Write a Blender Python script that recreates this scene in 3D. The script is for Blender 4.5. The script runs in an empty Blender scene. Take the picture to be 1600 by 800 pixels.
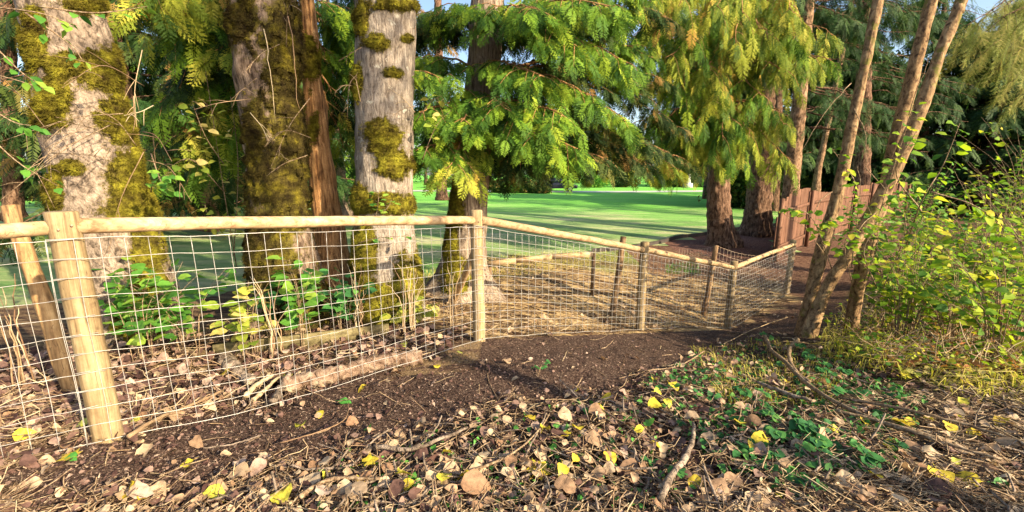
import bpy, math, random
import numpy as np
from math import radians, pi, sin, cos
from mathutils import Matrix, Vector

random.seed(7)
RNG = np.random.default_rng(7)
scene = bpy.context.scene
col = scene.collection

# ------------------------------------------------------------------ camera, world, sun, exposure
FPX, PITCH, CAMZ = 670.0, radians(11.0), 1.55
cp, sp = cos(PITCH), sin(PITCH)
cam_data = bpy.data.cameras.new("camera")
cam_data.sensor_width = 36.0
cam_data.lens = 36.0 * FPX / 1600.0
cam_data.clip_start, cam_data.clip_end = 0.05, 900.0
cam = bpy.data.objects.new("camera", cam_data)
cam.location = (0, 0, CAMZ)
cam.rotation_euler = (pi / 2 - PITCH, 0, 0)
col.objects.link(cam)
scene.camera = cam

SUN = Vector((0.74, -0.55, 0.43)).normalized()      # towards the sun: low, behind the camera on the right
world = bpy.data.worlds.new("World")
scene.world = world
world.use_nodes = True
wn = world.node_tree
bg = wn.nodes["Background"]
sky = wn.nodes.new("ShaderNodeTexSky")
sky.sky_type = 'NISHITA'
sky.sun_disc = False
sky.sun_elevation = math.asin(SUN.z)
sky.sun_rotation = math.atan2(SUN.x, SUN.y)
sky.air_density = 1.0
sky.dust_density = 2.0
wn.links.new(sky.outputs[0], bg.inputs[0])
bg.inputs[1].default_value = 0.125
sun_data = bpy.data.lights.new("sun", 'SUN')
sun_data.energy = 5.0
sun_data.angle = radians(0.6)
sun_data.color = (1.0, 0.83, 0.56)
sun = bpy.data.objects.new("sun", sun_data)
sun.rotation_euler = (-SUN).to_track_quat('-Z', 'Y').to_euler()
col.objects.link(sun)
scene.view_settings.view_transform = 'Standard'
scene.view_settings.look = 'None'
scene.view_settings.exposure = 1.25
scene.view_settings.gamma = 1.0
scene.cycles.max_bounces = 6
scene.cycles.diffuse_bounces = 3
scene.cycles.transmission_bounces = 4
scene.cycles.transparent_max_bounces = 8
scene.cycles.use_denoising = True

# ------------------------------------------------------------------ numeric helpers
def at(px, py, Y):
    u, v = (px - 800) / FPX, (py - 400) / FPX
    f, d = cp - v * sp, sp + v * cp
    return np.array([u / f * Y, Y, CAMZ - d / f * Y])

def project(P):
    P = np.asarray(P, float)
    dz = CAMZ - P[..., 2]
    zc = P[..., 1] * cp + dz * sp
    zc = np.where(np.abs(zc) < 1e-6, 1e-6, zc)
    return 800 + FPX * P[..., 0] / zc, 400 + FPX * (dz * cp - P[..., 1] * sp) / zc, zc

def _hash(ix, iy, iz, seed):
    n = (ix * 374761393 + iy * 668265263 + iz * 2147483647 + seed * 1274126177) & 0xFFFFFFFF
    n = ((n ^ (n >> 13)) * 1274126177) & 0xFFFFFFFF
    n = (n ^ (n >> 16)) & 0xFFFFFF
    return n / float(0xFFFFFF)

def noise(P, scale=1.0, seed=0):
    P = np.asarray(P, float) * scale
    i = np.floor(P).astype(np.int64)
    f = P - i
    f = f * f * (3 - 2 * f)
    r = 0
    for dx in (0, 1):
        wx = f[..., 0] if dx else 1 - f[..., 0]
        for dy in (0, 1):
            wy = f[..., 1] if dy else 1 - f[..., 1]
            for dz in (0, 1):
                wz = f[..., 2] if dz else 1 - f[..., 2]
                r = r + wx * wy * wz * _hash(i[..., 0] + dx, i[..., 1] + dy, i[..., 2] + dz, seed)
    return r

def fbm(P, scale=1.0, seed=0, octaves=3):
    a, r, t = 1.0, 0, 0
    for k in range(octaves):
        r = r + a * noise(P, scale * 2 ** k, seed + k)
        t += a
        a *= 0.5
    return r / t

def norm(v):
    v = np.asarray(v, float)
    return v / np.maximum(np.linalg.norm(v, axis=-1, keepdims=True), 1e-9)

def inpoly(px, py, poly):
    px, py = np.asarray(px, float), np.asarray(py, float)
    r = np.zeros(px.shape, bool)
    n = len(poly)
    for i in range(n):
        x0, y0 = poly[i]
        x1, y1 = poly[(i + 1) % n]
        if y0 == y1:
            continue
        c = ((y0 > py) != (y1 > py)) & (px < (x1 - x0) * (py - y0) / (y1 - y0) + x0)
        r ^= c
    return r

# ------------------------------------------------------------------ mesh helpers
ORG = {}

class Buf:
    """collects triangles and quads"""
    def __init__(s):
        s.V, s.T, s.Q, s.R, s.n = [], [], [], [], 0
    def add(s, V, T=None, Q=None, rnd=None):
        V = np.asarray(V, float).reshape(-1, 3)
        s.V.append(V)
        if T is not None and len(T):
            s.T.append(np.asarray(T, np.int64).reshape(-1, 3) + s.n)
        if Q is not None and len(Q):
            s.Q.append(np.asarray(Q, np.int64).reshape(-1, 4) + s.n)
        if rnd is None:
            rnd = 0.0
        s.R.append(np.broadcast_to(np.asarray(rnd, float), (len(V),)))
        s.n += len(V)
        return s
    def arrays(s):
        V = np.concatenate(s.V) if s.V else np.zeros((0, 3))
        T = np.concatenate(s.T) if s.T else np.zeros((0, 3), np.int64)
        Q = np.concatenate(s.Q) if s.Q else np.zeros((0, 4), np.int64)
        R = np.concatenate(s.R) if s.R else np.zeros(0)
        return V, T, Q, R

def make_mesh(name, V, T=None, Q=None, R=None, smooth=False, attrs=None):
    me = bpy.data.meshes.new(name)
    V = np.asarray(V, float)
    T = np.zeros((0, 3), np.int64) if T is None else np.asarray(T)
    Q = np.zeros((0, 4), np.int64) if Q is None else np.asarray(Q)
    me.vertices.add(len(V))
    me.vertices.foreach_set("co", V.astype(np.float32).ravel())
    loops = np.concatenate([T.ravel(), Q.ravel()]).astype(np.int32)
    me.loops.add(len(loops))
    me.loops.foreach_set("vertex_index", loops)
    me.polygons.add(len(T) + len(Q))
    st = np.concatenate([np.arange(len(T)) * 3, len(T) * 3 + np.arange(len(Q)) * 4]).astype(np.int32)
    me.polygons.foreach_set("loop_start", st)
    if smooth:
        me.polygons.foreach_set("use_smooth", np.ones(len(st), bool))
    me.update(calc_edges=True)
    if R is not None and len(R):
        a = me.attributes.new("rnd", 'FLOAT', 'POINT')
        a.data.foreach_set("value", np.asarray(R, np.float32))
    for k, arr in (attrs or {}).items():
        a = me.attributes.new(k, 'FLOAT', 'POINT')
        a.data.foreach_set("value", np.asarray(arr, np.float32))
    return me

def tag(o, label=None, cat=None, group=None, kind=None):
    if label: o['label'] = label
    if cat: o['category'] = cat
    if group: o['group'] = group
    if kind: o['kind'] = kind
    return o

def thing(name, loc, label, cat, group=None):
    o = bpy.data.objects.new(name, None)
    o.empty_display_size = 0.1
    o.location = loc
    col.objects.link(o)
    ORG[o.name] = np.array(loc, float)
    return tag(o, label, cat, group)

def build(name, buf, mat, parent=None, smooth=False, kind=None, label=None, attrs=None, origin=None):
    """one mesh object from world-space geometry; a child keeps its parent's origin"""
    V, T, Q, R = buf.arrays() if isinstance(buf, Buf) else buf
    if parent is not None:
        org = ORG[parent.name]
    elif origin is not None:
        org = np.array(origin, float)
    else:
        org = np.zeros(3)
    me = make_mesh(name, V - org, T, Q, R, smooth, attrs)
    me.materials.append(mat)
    o = bpy.data.objects.new(name, me)
    col.objects.link(o)
    if parent is not None:
        o.parent = parent
    else:
        o.location = org
    ORG[o.name] = org
    if kind: o['kind'] = kind
    if label: o['label'] = label
    return o

def place(name, me, M, parent=None, kind=None, label=None):
    """an object with a shared mesh at world matrix M (4x4 numpy)"""
    o = bpy.data.objects.new(name, me)
    col.objects.link(o)
    M = np.array(M, float)
    if parent is not None:
        M[:3, 3] -= ORG[parent.name]
        o.parent = parent
    o.matrix_basis = Matrix(M.tolist())
    if kind: o['kind'] = kind
    if label: o['label'] = label
    return o

def frames(path):
    path = np.asarray(path, float)
    t = norm(np.gradient(path, axis=0))
    ref = np.array([0.0, 1.0, 0.0]) if abs(t[0][1]) < 0.9 else np.array([1.0, 0, 0])
    A = []
    a = norm(np.cross(t[0], ref))
    for k in range(len(path)):
        a = norm(a - t[k] * np.dot(a, t[k]))
        A.append(a)
    A = np.array(A)
    return t, A, np.cross(t, A)

def tube(path, r, sides=6, caps=True, rnd=None):
    path = np.asarray(path, float)
    n = len(path)
    r = np.broadcast_to(np.asarray(r, float), (n,))
    t, A, B = frames(path)
    th = np.arange(sides) * 2 * pi / sides
    V = path[:, None, :] + r[:, None, None] * (A[:, None, :] * np.cos(th)[None, :, None] + B[:, None, :] * np.sin(th)[None, :, None])
    V = V.reshape(-1, 3)
    Q = []
    i = np.arange(n - 1)[:, None] * sides
    j = np.arange(sides)[None, :]
    k = (j + 1) % sides
    Q = np.stack([i + j, i + k, i + sides + k, i + sides + j], -1).reshape(-1, 4)
    T = np.zeros((0, 3), np.int64)
    if caps:
        V = np.concatenate([V, path[:1], path[-1:]])
        c0, c1 = n * sides, n * sides + 1
        jj = np.arange(sides)
        kk = (jj + 1) % sides
        T = np.concatenate([np.stack([np.full(sides, c0), kk, jj], -1), np.stack([np.full(sides, c1), (n - 1) * sides + jj, (n - 1) * sides + kk], -1)])
    return V, T, Q, np.full(len(V), 0.0 if rnd is None else rnd)

def curve(pts, n=12):
    """Catmull-Rom through points"""
    P = np.asarray(pts, float)
    if len(P) == 2:
        s = np.linspace(0, 1, n)[:, None]
        return P[0] * (1 - s) + P[1] * s
    P = np.concatenate([[2 * P[0] - P[1]], P, [2 * P[-1] - P[-2]]])
    m = len(P) - 3
    out = []
    for q in np.linspace(0, m, n):
        i = min(int(q), m - 1)
        t = q - i
        p0, p1, p2, p3 = P[i:i + 4]
        out.append(0.5 * ((2 * p1) + (-p0 + p2) * t + (2 * p0 - 5 * p1 + 4 * p2 - p3) * t * t + (-p0 + 3 * p1 - 3 * p2 + p3) * t ** 3))
    return np.array(out)

def box(c, ax, ay, az):
    """box centred at c with half-axis vectors"""
    c, ax, ay, az = map(lambda v: np.asarray(v, float), (c, ax, ay, az))
    s = [(-1, -1, -1), (1, -1, -1), (1, 1, -1), (-1, 1, -1), (-1, -1, 1), (1, -1, 1), (1, 1, 1), (-1, 1, 1)]
    V = np.array([c + a * ax + b * ay + d * az for a, b, d in s])
    Q = np.array([(0, 3, 2, 1), (4, 5, 6, 7), (0, 1, 5, 4), (1, 2, 6, 5), (2, 3, 7, 6), (3, 0, 4, 7)])
    return V, None, Q

def basis(X, N):
    """rotation matrices with columns X (along), Y, Z~N"""
    X = norm(X)
    N = np.asarray(N, float)
    Z = norm(N - X * np.sum(N * X, -1, keepdims=True))
    Y = np.cross(Z, X)
    return np.stack([X, Y, Z], -1)

def instances(buf, variants, pos, X, N, scale, seed=0, rnd=None, sub=None):
    """join copies of the variants into buf"""
    n = len(pos)
    if n == 0:
        return buf
    rg = np.random.default_rng(seed + 11)
    pos = np.asarray(pos, float)
    R = basis(np.asarray(X), np.asarray(N))
    scale = np.broadcast_to(np.asarray(scale, float), (n,)) if np.ndim(scale) < 2 else np.asarray(scale)
    if scale.ndim == 1:
        scale = np.repeat(scale[:, None], 3, 1)
    which = rg.integers(0, len(variants), n)
    rr = rg.random(n) if rnd is None else np.asarray(rnd)
    for k, (V, T, Q) in enumerate(variants):
        idx = np.nonzero(which == k)[0]
        if not len(idx):
            continue
        VV = np.einsum('nij,nmj->nmi', R[idx], V[None] * scale[idx][:, None, :]) + pos[idx][:, None, :]
        m = len(V)
        off = (np.arange(len(idx)) * m)[:, None, None]
        TT = (T[None] + off).reshape(-1, 3) if T is not None and len(T) else None
        QQ = (Q[None] + off).reshape(-1, 4) if Q is not None and len(Q) else None
        buf.add(VV.reshape(-1, 3), TT, QQ, np.repeat(rr[idx], m))
    return buf

def mat4(pos, X, N, s):
    R = basis(np.asarray(X)[None], np.asarray(N)[None])[0]
    M = np.eye(4)
    M[:3, :3] = R * (np.asarray(s) if np.ndim(s) else s)
    M[:3, 3] = pos
    return M

def near_view(P, mx=170, my=150):
    px, py, zc = project(P)
    return (zc > .3) & (px > -mx) & (px < 1600 + mx) & (py > -my) & (py < 800 + my)

def rdir(n, rg=RNG):
    return norm(rg.normal(size=(n, 3)))

# ------------------------------------------------------------------ materials
def mat(name):
    m = bpy.data.materials.new(name)
    m.use_nodes = True
    nt = m.node_tree
    for n in list(nt.nodes):
        nt.nodes.remove(n)
    out = nt.nodes.new("ShaderNodeOutputMaterial")
    return m, nt, out

def N(nt, typ, **kw):
    n = nt.nodes.new(typ)
    ins = kw.pop('ins', {})
    for k, v in kw.items():
        setattr(n, k, v)
    for k, v in ins.items():
        if hasattr(v, 'is_linked') or isinstance(v, bpy.types.NodeSocket):
            nt.links.new(v, n.inputs[k])
        else:
            n.inputs[k].default_value = v
    return n

def c4(c):
    return (c[0], c[1], c[2], 1.0)

def ramp(nt, fac, stops, interp='LINEAR'):
    r = nt.nodes.new("ShaderNodeValToRGB")
    r.color_ramp.interpolation = interp
    els = r.color_ramp.elements
    while len(els) > len(stops):
        els.remove(els[-1])
    while len(els) < len(stops):
        els.new(0.5)
    for e, (p, c) in zip(els, stops):
        e.position = p
        e.color = c4(c)
    nt.links.new(fac, r.inputs[0])
    return r.outputs[0]

def mapped(nt, scale):
    tc = nt.nodes.new("ShaderNodeNewGeometry")
    mp = nt.nodes.new("ShaderNodeMapping")
    mp.inputs['Scale'].default_value = scale
    nt.links.new(tc.outputs['Position'], mp.inputs['Vector'])
    return mp.outputs[0]

def noisetex(nt, vec, scale, detail=4, rough=0.6, dist=0.0):
    n = nt.nodes.new("ShaderNodeTexNoise")
    n.inputs['Scale'].default_value = scale
    n.inputs['Detail'].default_value = detail
    n.inputs['Roughness'].default_value = rough
    n.inputs['Distortion'].default_value = dist
    nt.links.new(vec, n.inputs['Vector'])
    return n.outputs['Fac']

def mixc(nt, fac, a, b, mode='MIX'):
    m = nt.nodes.new("ShaderNodeMix")
    m.data_type = 'RGBA'
    m.blend_type = mode
    for s, v in ((0, fac), (6, a), (7, b)):
        if isinstance(v, bpy.types.NodeSocket):
            nt.links.new(v, m.inputs[s])
        else:
            m.inputs[s].default_value = c4(v) if isinstance(v, tuple) and s else v
    return m.outputs[2]

def mth(nt, op, a, b=0.0):
    m = nt.nodes.new("ShaderNodeMath")
    m.operation = op
    for s, v in ((0, a), (1, b)):
        if isinstance(v, bpy.types.NodeSocket):
            nt.links.new(v, m.inputs[s])
        else:
            m.inputs[s].default_value = v
    return m.outputs[0]

def finish(m, nt, out, color, rough=0.85, height=None, dist=0.01, strength=1.0, spec=0.2, metal=0.0):
    p = nt.nodes.new("ShaderNodeBsdfPrincipled")
    if isinstance(color, bpy.types.NodeSocket):
        nt.links.new(color, p.inputs['Base Color'])
    else:
        p.inputs['Base Color'].default_value = c4(color)
    if isinstance(rough, bpy.types.NodeSocket):
        nt.links.new(rough, p.inputs['Roughness'])
    else:
        p.inputs['Roughness'].default_value = rough
    p.inputs['Specular IOR Level'].default_value = spec
    p.inputs['Metallic'].default_value = metal
    if height is not None:
        b = nt.nodes.new("ShaderNodeBump")
        b.inputs['Distance'].default_value = dist
        b.inputs['Strength'].default_value = strength
        nt.links.new(height, b.inputs['Height'])
        nt.links.new(b.outputs[0], p.inputs['Normal'])
    nt.links.new(p.outputs[0], out.inputs[0])
    return p

def rnd_socket(nt):
    a = nt.nodes.new("ShaderNodeAttribute")
    a.attribute_name = "rnd"
    o = nt.nodes.new("ShaderNodeObjectInfo")
    return mth(nt, 'FRACT', mth(nt, 'ADD', a.outputs['Fac'], o.outputs['Random']))

def leaf_mat(name, stops, trans=0.35, rough=0.6, spec=0.15, vary=0.25, scale=30.0, tint=(1.15, 1.25, 0.6)):
    m, nt, out = mat(name)
    r = rnd_socket(nt)
    c = ramp(nt, r, stops)
    g = mapped(nt, (1, 1, 1))
    f = noisetex(nt, g, scale, 3)
    c = mixc(nt, vary, c, ramp(nt, f, [(0.3, (0.25, 0.25, 0.25)), (0.7, (1.6, 1.6, 1.6))]), 'MULTIPLY')
    p = nt.nodes.new("ShaderNodeBsdfPrincipled")
    nt.links.new(c, p.inputs['Base Color'])
    p.inputs['Roughness'].default_value = rough
    p.inputs['Specular IOR Level'].default_value = spec
    t = nt.nodes.new("ShaderNodeBsdfTranslucent")
    nt.links.new(mixc(nt, 1.0, c, tint, 'MULTIPLY'), t.inputs['Color'])
    mx = nt.nodes.new("ShaderNodeMixShader")
    mx.inputs[0].default_value = trans
    nt.links.new(p.outputs[0], mx.inputs[1])
    nt.links.new(t.outputs[0], mx.inputs[2])
    nt.links.new(mx.outputs[0], out.inputs[0])
    return m

M = {}
def bark(name, base, dark, light, vs, zs, dist, rough=0.9, extra=None):
    m, nt, out = mat(name)
    v = mapped(nt, (vs, vs, zs))
    f1 = noisetex(nt, v, 1.0, 6, 0.65, 0.6)
    v2 = mapped(nt, (1, 1, 1))
    f2 = noisetex(nt, v2, 5.0, 4, 0.6)
    f3 = noisetex(nt, v2, 60.0, 3, 0.7)
    c = ramp(nt, f1, [(0.36, dark), (0.5, base), (0.66, light)])
    c = mixc(nt, 0.6, c, ramp(nt, f2, [(0.35, (0.55, 0.52, 0.48)), (0.65, (1.25, 1.25, 1.25))]), 'MULTIPLY')
    c = mixc(nt, 0.5, c, ramp(nt, f3, [(0.3, (0.6, 0.6, 0.6)), (0.7, (1.3, 1.3, 1.3))]), 'MULTIPLY')
    if extra:
        c = mixc(nt, ramp(nt, noisetex(nt, v2, extra[1], 5, 0.7), [(extra[2], (0, 0, 0)), (extra[2] + 0.06, (1, 1, 1))]), c, extra[0])
    h = mth(nt, 'ADD', f1, mth(nt, 'MULTIPLY', f3, 0.25))
    ma = nt.nodes.new("ShaderNodeAttribute"); ma.attribute_name = "mossy"
    f4 = noisetex(nt, v2, 24.0, 6, 0.75)
    mk = ramp(nt, mth(nt, 'ADD', ma.outputs['Fac'], mth(nt, 'SUBTRACT', f4, 0.5)), [(0.42, (0, 0, 0)), (0.66, (1, 1, 1))])
    c = mixc(nt, mk, c, ramp(nt, f4, [(0.3, (0.035, 0.024, 0.010)), (0.5, (0.10, 0.08, 0.018)), (0.7, (0.22, 0.18, 0.025))]))
    finish(m, nt, out, c, rough, h, dist, 1.0, 0.15)
    M[name] = m
bark("grey_bark", (0.28, 0.215, 0.165), (0.08, 0.06, 0.045), (0.40, 0.32, 0.25), 22, 15.0, 0.03)
bark("grey_bark_lichen", (0.29, 0.24, 0.195), (0.13, 0.10, 0.08), (0.40, 0.345, 0.285), 44, 9.0, 0.02, extra=((0.44, 0.41, 0.34), 9.0, 0.60))
bark("mossy_bark", (0.21, 0.15, 0.11), (0.07, 0.045, 0.03), (0.36, 0.27, 0.20), 24, 6.0, 0.03, extra=((0.10, 0.075, 0.02), 4.0, 0.55))
bark("cedar_bark", (0.42, 0.22, 0.09), (0.13, 0.06, 0.03), (0.60, 0.36, 0.17), 40, 2.2, 0.03)
bark("cedar_bark_grey", (0.31, 0.235, 0.175), (0.10, 0.065, 0.045), (0.46, 0.37, 0.28), 42, 2.0, 0.03)
bark("fir_bark", (0.17, 0.095, 0.06), (0.035, 0.02, 0.015), (0.30, 0.19, 0.13), 16, 5.5, 0.06)
bark("pine_bark", (0.28, 0.17, 0.10), (0.06, 0.035, 0.02), (0.42, 0.28, 0.18), 16, 7.0, 0.04)
bark("alder_bark", (0.27, 0.17, 0.09), (0.07, 0.04, 0.025), (0.42, 0.29, 0.16), 20, 12.0, 0.008, extra=((0.17, 0.15, 0.04), 4.0, 0.58))
bark("dark_stem", (0.10, 0.065, 0.04), (0.03, 0.02, 0.015), (0.18, 0.12, 0.08), 20, 8.0, 0.02)
bark("twig", (0.26, 0.18, 0.11), (0.12, 0.07, 0.04), (0.42, 0.33, 0.22), 60, 60, 0.004)
bark("log_bark", (0.30, 0.20, 0.14), (0.09, 0.05, 0.03), (0.46, 0.36, 0.26), 12, 12, 0.03)

def wood(name, base, dark, light, grain=(40, 40, 2.5), knots=True):
    m, nt, out = mat(name)
    v = mapped(nt, grain)
    f1 = noisetex(nt, v, 1.0, 5, 0.6, 0.4)
    v2 = mapped(nt, (1, 1, 1))
    f2 = noisetex(nt, v2, 4.0, 4, 0.6)
    f3 = noisetex(nt, v2, 11.0, 3, 0.5)
    c = ramp(nt, f1, [(0.3, dark), (0.5, base), (0.7, light)])
    c = mixc(nt, 0.55, c, ramp(nt, f2, [(0.3, (0.6, 0.52, 0.42)), (0.7, (1.15, 1.15, 1.12))]), 'MULTIPLY')
    if knots:
        c = mixc(nt, ramp(nt, f3, [(0.70, (0, 0, 0)), (0.76, (0.8, 0.8, 0.8))]), c, (dark[0] * 0.6, dark[1] * 0.5, dark[2] * 0.5))
    f6 = noisetex(nt, mapped(nt, (grain[0] * .8, grain[1] * .8, grain[2] * .35)), 1.3, 2, 0.4)
    c = mixc(nt, ramp(nt, f6, [(0.49, (0, 0, 0)), (0.5, (.75, .75, .75)), (0.51, (0, 0, 0))]), c, (dark[0] * .45, dark[1] * .4, dark[2] * .4))
    c = mixc(nt, 0.4, c, ramp(nt, noisetex(nt, v2, 28.0, 5, 0.75), [(0.35, (0.6, 0.55, 0.5)), (0.65, (1.2, 1.2, 1.2))]), 'MULTIPLY')
    o = nt.nodes.new("ShaderNodeObjectInfo")
    br = mth(nt, 'ADD', mth(nt, 'MULTIPLY', o.outputs['Random'], 0.3), 0.85)
    cc = nt.nodes.new("ShaderNodeCombineColor")
    for i in range(3):
        nt.links.new(br, cc.inputs[i])
    c = mixc(nt, 1.0, c, cc.outputs[0], 'MULTIPLY')
    finish(m, nt, out, c, 0.8, f1, 0.004, 0.6, 0.25)
    M[name] = m
wood("post_wood", (0.33, 0.245, 0.135), (0.17, 0.115, 0.06), (0.45, 0.355, 0.21))
wood("rail_wood", (0.44, 0.315, 0.18), (0.27, 0.155, 0.08), (0.57, 0.44, 0.27), grain=(4, 30, 30))
wood("old_wood", (0.24, 0.15, 0.08), (0.09, 0.05, 0.03), (0.40, 0.28, 0.16))
wood("stump_wood", (0.36, 0.22, 0.10), (0.14, 0.08, 0.04), (0.52, 0.36, 0.18))
wood("edge_board_wood", (0.20, 0.17, 0.08), (0.09, 0.07, 0.035), (0.30, 0.25, 0.14), grain=(3, 30, 30), knots=False)
wood("fence_board_wood", (0.16, 0.078, 0.05), (0.085, 0.042, 0.03), (0.23, 0.125, 0.08), grain=(30, 30, 2), knots=False)

m, nt, out = mat("galvanised_wire")
v = mapped(nt, (1, 1, 1))
f = noisetex(nt, v, 9.0, 3)
finish(m, nt, out, ramp(nt, f, [(0.3, (0.26, 0.24, 0.22)), (0.7, (0.56, 0.53, 0.49))]), 0.35, None, spec=0.6, metal=0.2)
M["wire"] = m
m, nt, out = mat("rusty_wire")
finish(m, nt, out, ramp(nt, noisetex(nt, mapped(nt, (1, 1, 1)), 9.0, 3), [(0.3, (0.28, 0.17, 0.1)), (0.7, (0.5, 0.4, 0.3))]), 0.6, None, spec=0.4)
M["old_wire"] = m

m, nt, out = mat("moss")
v = mapped(nt, (1, 1, 1))
f1 = noisetex(nt, v, 8.0, 5, 0.65)
f2 = noisetex(nt, v, 45.0, 5, 0.8)
c = ramp(nt, f1, [(0.33, (0.05, 0.036, 0.012)), (0.48, (0.155, 0.13, 0.018)), (0.66, (0.32, 0.29, 0.03))])
c = mixc(nt, 0.7, c, ramp(nt, f2, [(0.3, (0.4, 0.4, 0.4)), (0.7, (1.5, 1.5, 1.5))]), 'MULTIPLY')
finish(m, nt, out, c, 0.95, mth(nt, 'ADD', f1, f2), 0.02, 1.0, 0.05)
M["moss"] = m
m, nt, out = mat("brown_moss")
v = mapped(nt, (1, 1, 1))
f1 = noisetex(nt, v, 6.0, 5, 0.65)
f2 = noisetex(nt, v, 90.0, 3, 0.7)
c = ramp(nt, f1, [(0.36, (0.03, 0.021, 0.010)), (0.52, (0.08, 0.062, 0.016)), (0.68, (0.22, 0.18, 0.022))])
c = mixc(nt, 0.7, c, ramp(nt, f2, [(0.3, (0.4, 0.4, 0.4)), (0.7, (1.5, 1.5, 1.5))]), 'MULTIPLY')
finish(m, nt, out, c, 0.95, mth(nt, 'ADD', f1, f2), 0.02, 1.0, 0.05)
M["brown_moss"] = m

m, nt, out = mat("soil")
v = mapped(nt, (1, 1, 1))
f1 = noisetex(nt, v, 1.6, 5, 0.6)
f2 = noisetex(nt, v, 55.0, 5, 0.75)
f3 = noisetex(nt, v, 14.0, 5, 0.7)
dark = ramp(nt, f2, [(0.34, (0.018, 0.011, 0.009)), (0.5, (0.080, 0.048, 0.037)), (0.68, (0.26, 0.18, 0.135))])
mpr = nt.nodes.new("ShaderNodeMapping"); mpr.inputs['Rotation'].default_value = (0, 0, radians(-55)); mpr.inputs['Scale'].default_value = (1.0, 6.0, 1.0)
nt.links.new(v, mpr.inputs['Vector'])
sun_streak = noisetex(nt, mpr.outputs[0], 1.5, 7, 0.72, 0.5)
straw = ramp(nt, sun_streak, [(0.40, (0.055, 0.03, 0.02)), (0.47, (0.17, 0.10, 0.055)), (0.55, (0.60, 0.42, 0.20))])  # straw tone; its golden and dark streaks paint in bands of sun and shade
brown = ramp(nt, f3, [(0.34, (0.07, 0.035, 0.025)), (0.5, (0.17, 0.09, 0.06)), (0.66, (0.28, 0.17, 0.11))])
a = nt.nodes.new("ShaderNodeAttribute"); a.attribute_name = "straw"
b = nt.nodes.new("ShaderNodeAttribute"); b.attribute_name = "brown"
g_ = nt.nodes.new("ShaderNodeAttribute"); g_.attribute_name = "green"
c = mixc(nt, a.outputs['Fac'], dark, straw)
c = mixc(nt, b.outputs['Fac'], c, brown)
grn = ramp(nt, f3, [(0.35, (0.08, 0.12, 0.03)), (0.5, (0.22, 0.28, 0.07)), (0.7, (0.45, 0.40, 0.16))])
c = mixc(nt, g_.outputs['Fac'], c, grn)
c = mixc(nt, 0.5, c, ramp(nt, f1, [(0.3, (0.6, 0.6, 0.6)), (0.7, (1.2, 1.2, 1.2))]), 'MULTIPLY')
finish(m, nt, out, c, 0.95, mth(nt, 'ADD', f2, f3), 0.03, 1.0, 0.1)
M["soil"] = m

m, nt, out = mat("lawn")
v = mapped(nt, (1, 1, 1))
vs = mapped(nt, (0.25, 1.0, 1.0))
f1 = noisetex(nt, vs, 1.3, 5, 0.65, 0.4)
f2 = noisetex(nt, mapped(nt, (1, 2.2, 1)), 9.0, 8, 0.85)
f4 = noisetex(nt, vs, 0.35, 3, 0.6)
c = ramp(nt, f1, [(0.34, (0.17, 0.46, 0.07)), (0.52, (0.19, 0.54, 0.08)), (0.7, (0.32, 0.60, 0.14))])
dry = nt.nodes.new("ShaderNodeAttribute"); dry.attribute_name = "dry"  # near-lawn weight; tree shade is put into the grass colour
shade_tint = ramp(nt, f1, [(0.35, (0.17, 0.33, 0.10)), (0.5, (0.28, 0.40, 0.15)), (0.66, (0.55, 0.53, 0.30))])
c = mixc(nt, mth(nt, 'MULTIPLY', dry.outputs['Fac'], mth(nt, 'ADD', 0.55, f4)), c, shade_tint)
c = mixc(nt, 0.6, c, ramp(nt, f2, [(0.33, (0.4, 0.42, 0.4)), (0.67, (1.5, 1.45, 1.4))]), 'MULTIPLY')
finish(m, nt, out, c, 0.9, f2, 0.05, 1.0, 0.1)
M["lawn"] = m

m, nt, out = mat("mulch")
v = mapped(nt, (1, 1, 1))
f2 = noisetex(nt, v, 22.0, 5, 0.75)
finish(m, nt, out, ramp(nt, f2, [(0.34, (0.06, 0.028, 0.022)), (0.5, (0.16, 0.08, 0.06)), (0.68, (0.30, 0.17, 0.12))]), 0.95, f2, 0.03, 1.0, 0.1)
M["mulch"] = m

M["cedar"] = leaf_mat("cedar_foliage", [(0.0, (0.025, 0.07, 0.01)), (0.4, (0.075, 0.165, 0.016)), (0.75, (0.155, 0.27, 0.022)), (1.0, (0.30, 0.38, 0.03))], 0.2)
M["cedar_yellow"] = leaf_mat("sun_yellow_cedar_foliage", [(0.0, (0.05, 0.10, 0.015)), (0.35, (0.15, 0.22, 0.025)), (0.8, (0.36, 0.38, 0.04)), (0.96, (0.48, 0.44, 0.07)), (1.0, (0.50, 0.30, 0.06))], 0.3)  # sunlit yellow-green put into the foliage colour, with orange tips
M["cedar_dark"] = leaf_mat("dark_cedar_foliage", [(0.0, (0.012, 0.03, 0.008)), (0.5, (0.03, 0.065, 0.014)), (0.85, (0.09, 0.12, 0.025)), (1.0, (0.30, 0.17, 0.05))], 0.25)  # darker copy painting interior shade on rear limbs; also for dark trees and bushes
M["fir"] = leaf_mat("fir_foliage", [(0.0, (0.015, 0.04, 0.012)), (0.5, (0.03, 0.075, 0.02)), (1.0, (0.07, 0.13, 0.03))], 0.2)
M["fir_lit"] = leaf_mat("sunlit_fir_foliage", [(0.0, (0.12, 0.16, 0.03)), (0.5, (0.26, 0.30, 0.06)), (1.0, (0.42, 0.36, 0.10))], 0.3)  # fir foliage with the yellow of sunlight put into its colour
M["broadleaf"] = leaf_mat("shrub_leaf", [(0.0, (0.05, 0.14, 0.02)), (0.45, (0.18, 0.32, 0.03)), (0.85, (0.42, 0.50, 0.04)), (1.0, (0.60, 0.50, 0.06))], 0.45, vary=0.2)
M["ivy"] = leaf_mat("vine_leaf", [(0.0, (0.05, 0.16, 0.03)), (0.6, (0.12, 0.30, 0.04)), (1.0, (0.30, 0.42, 0.06))], 0.35, vary=0.2)
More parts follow.
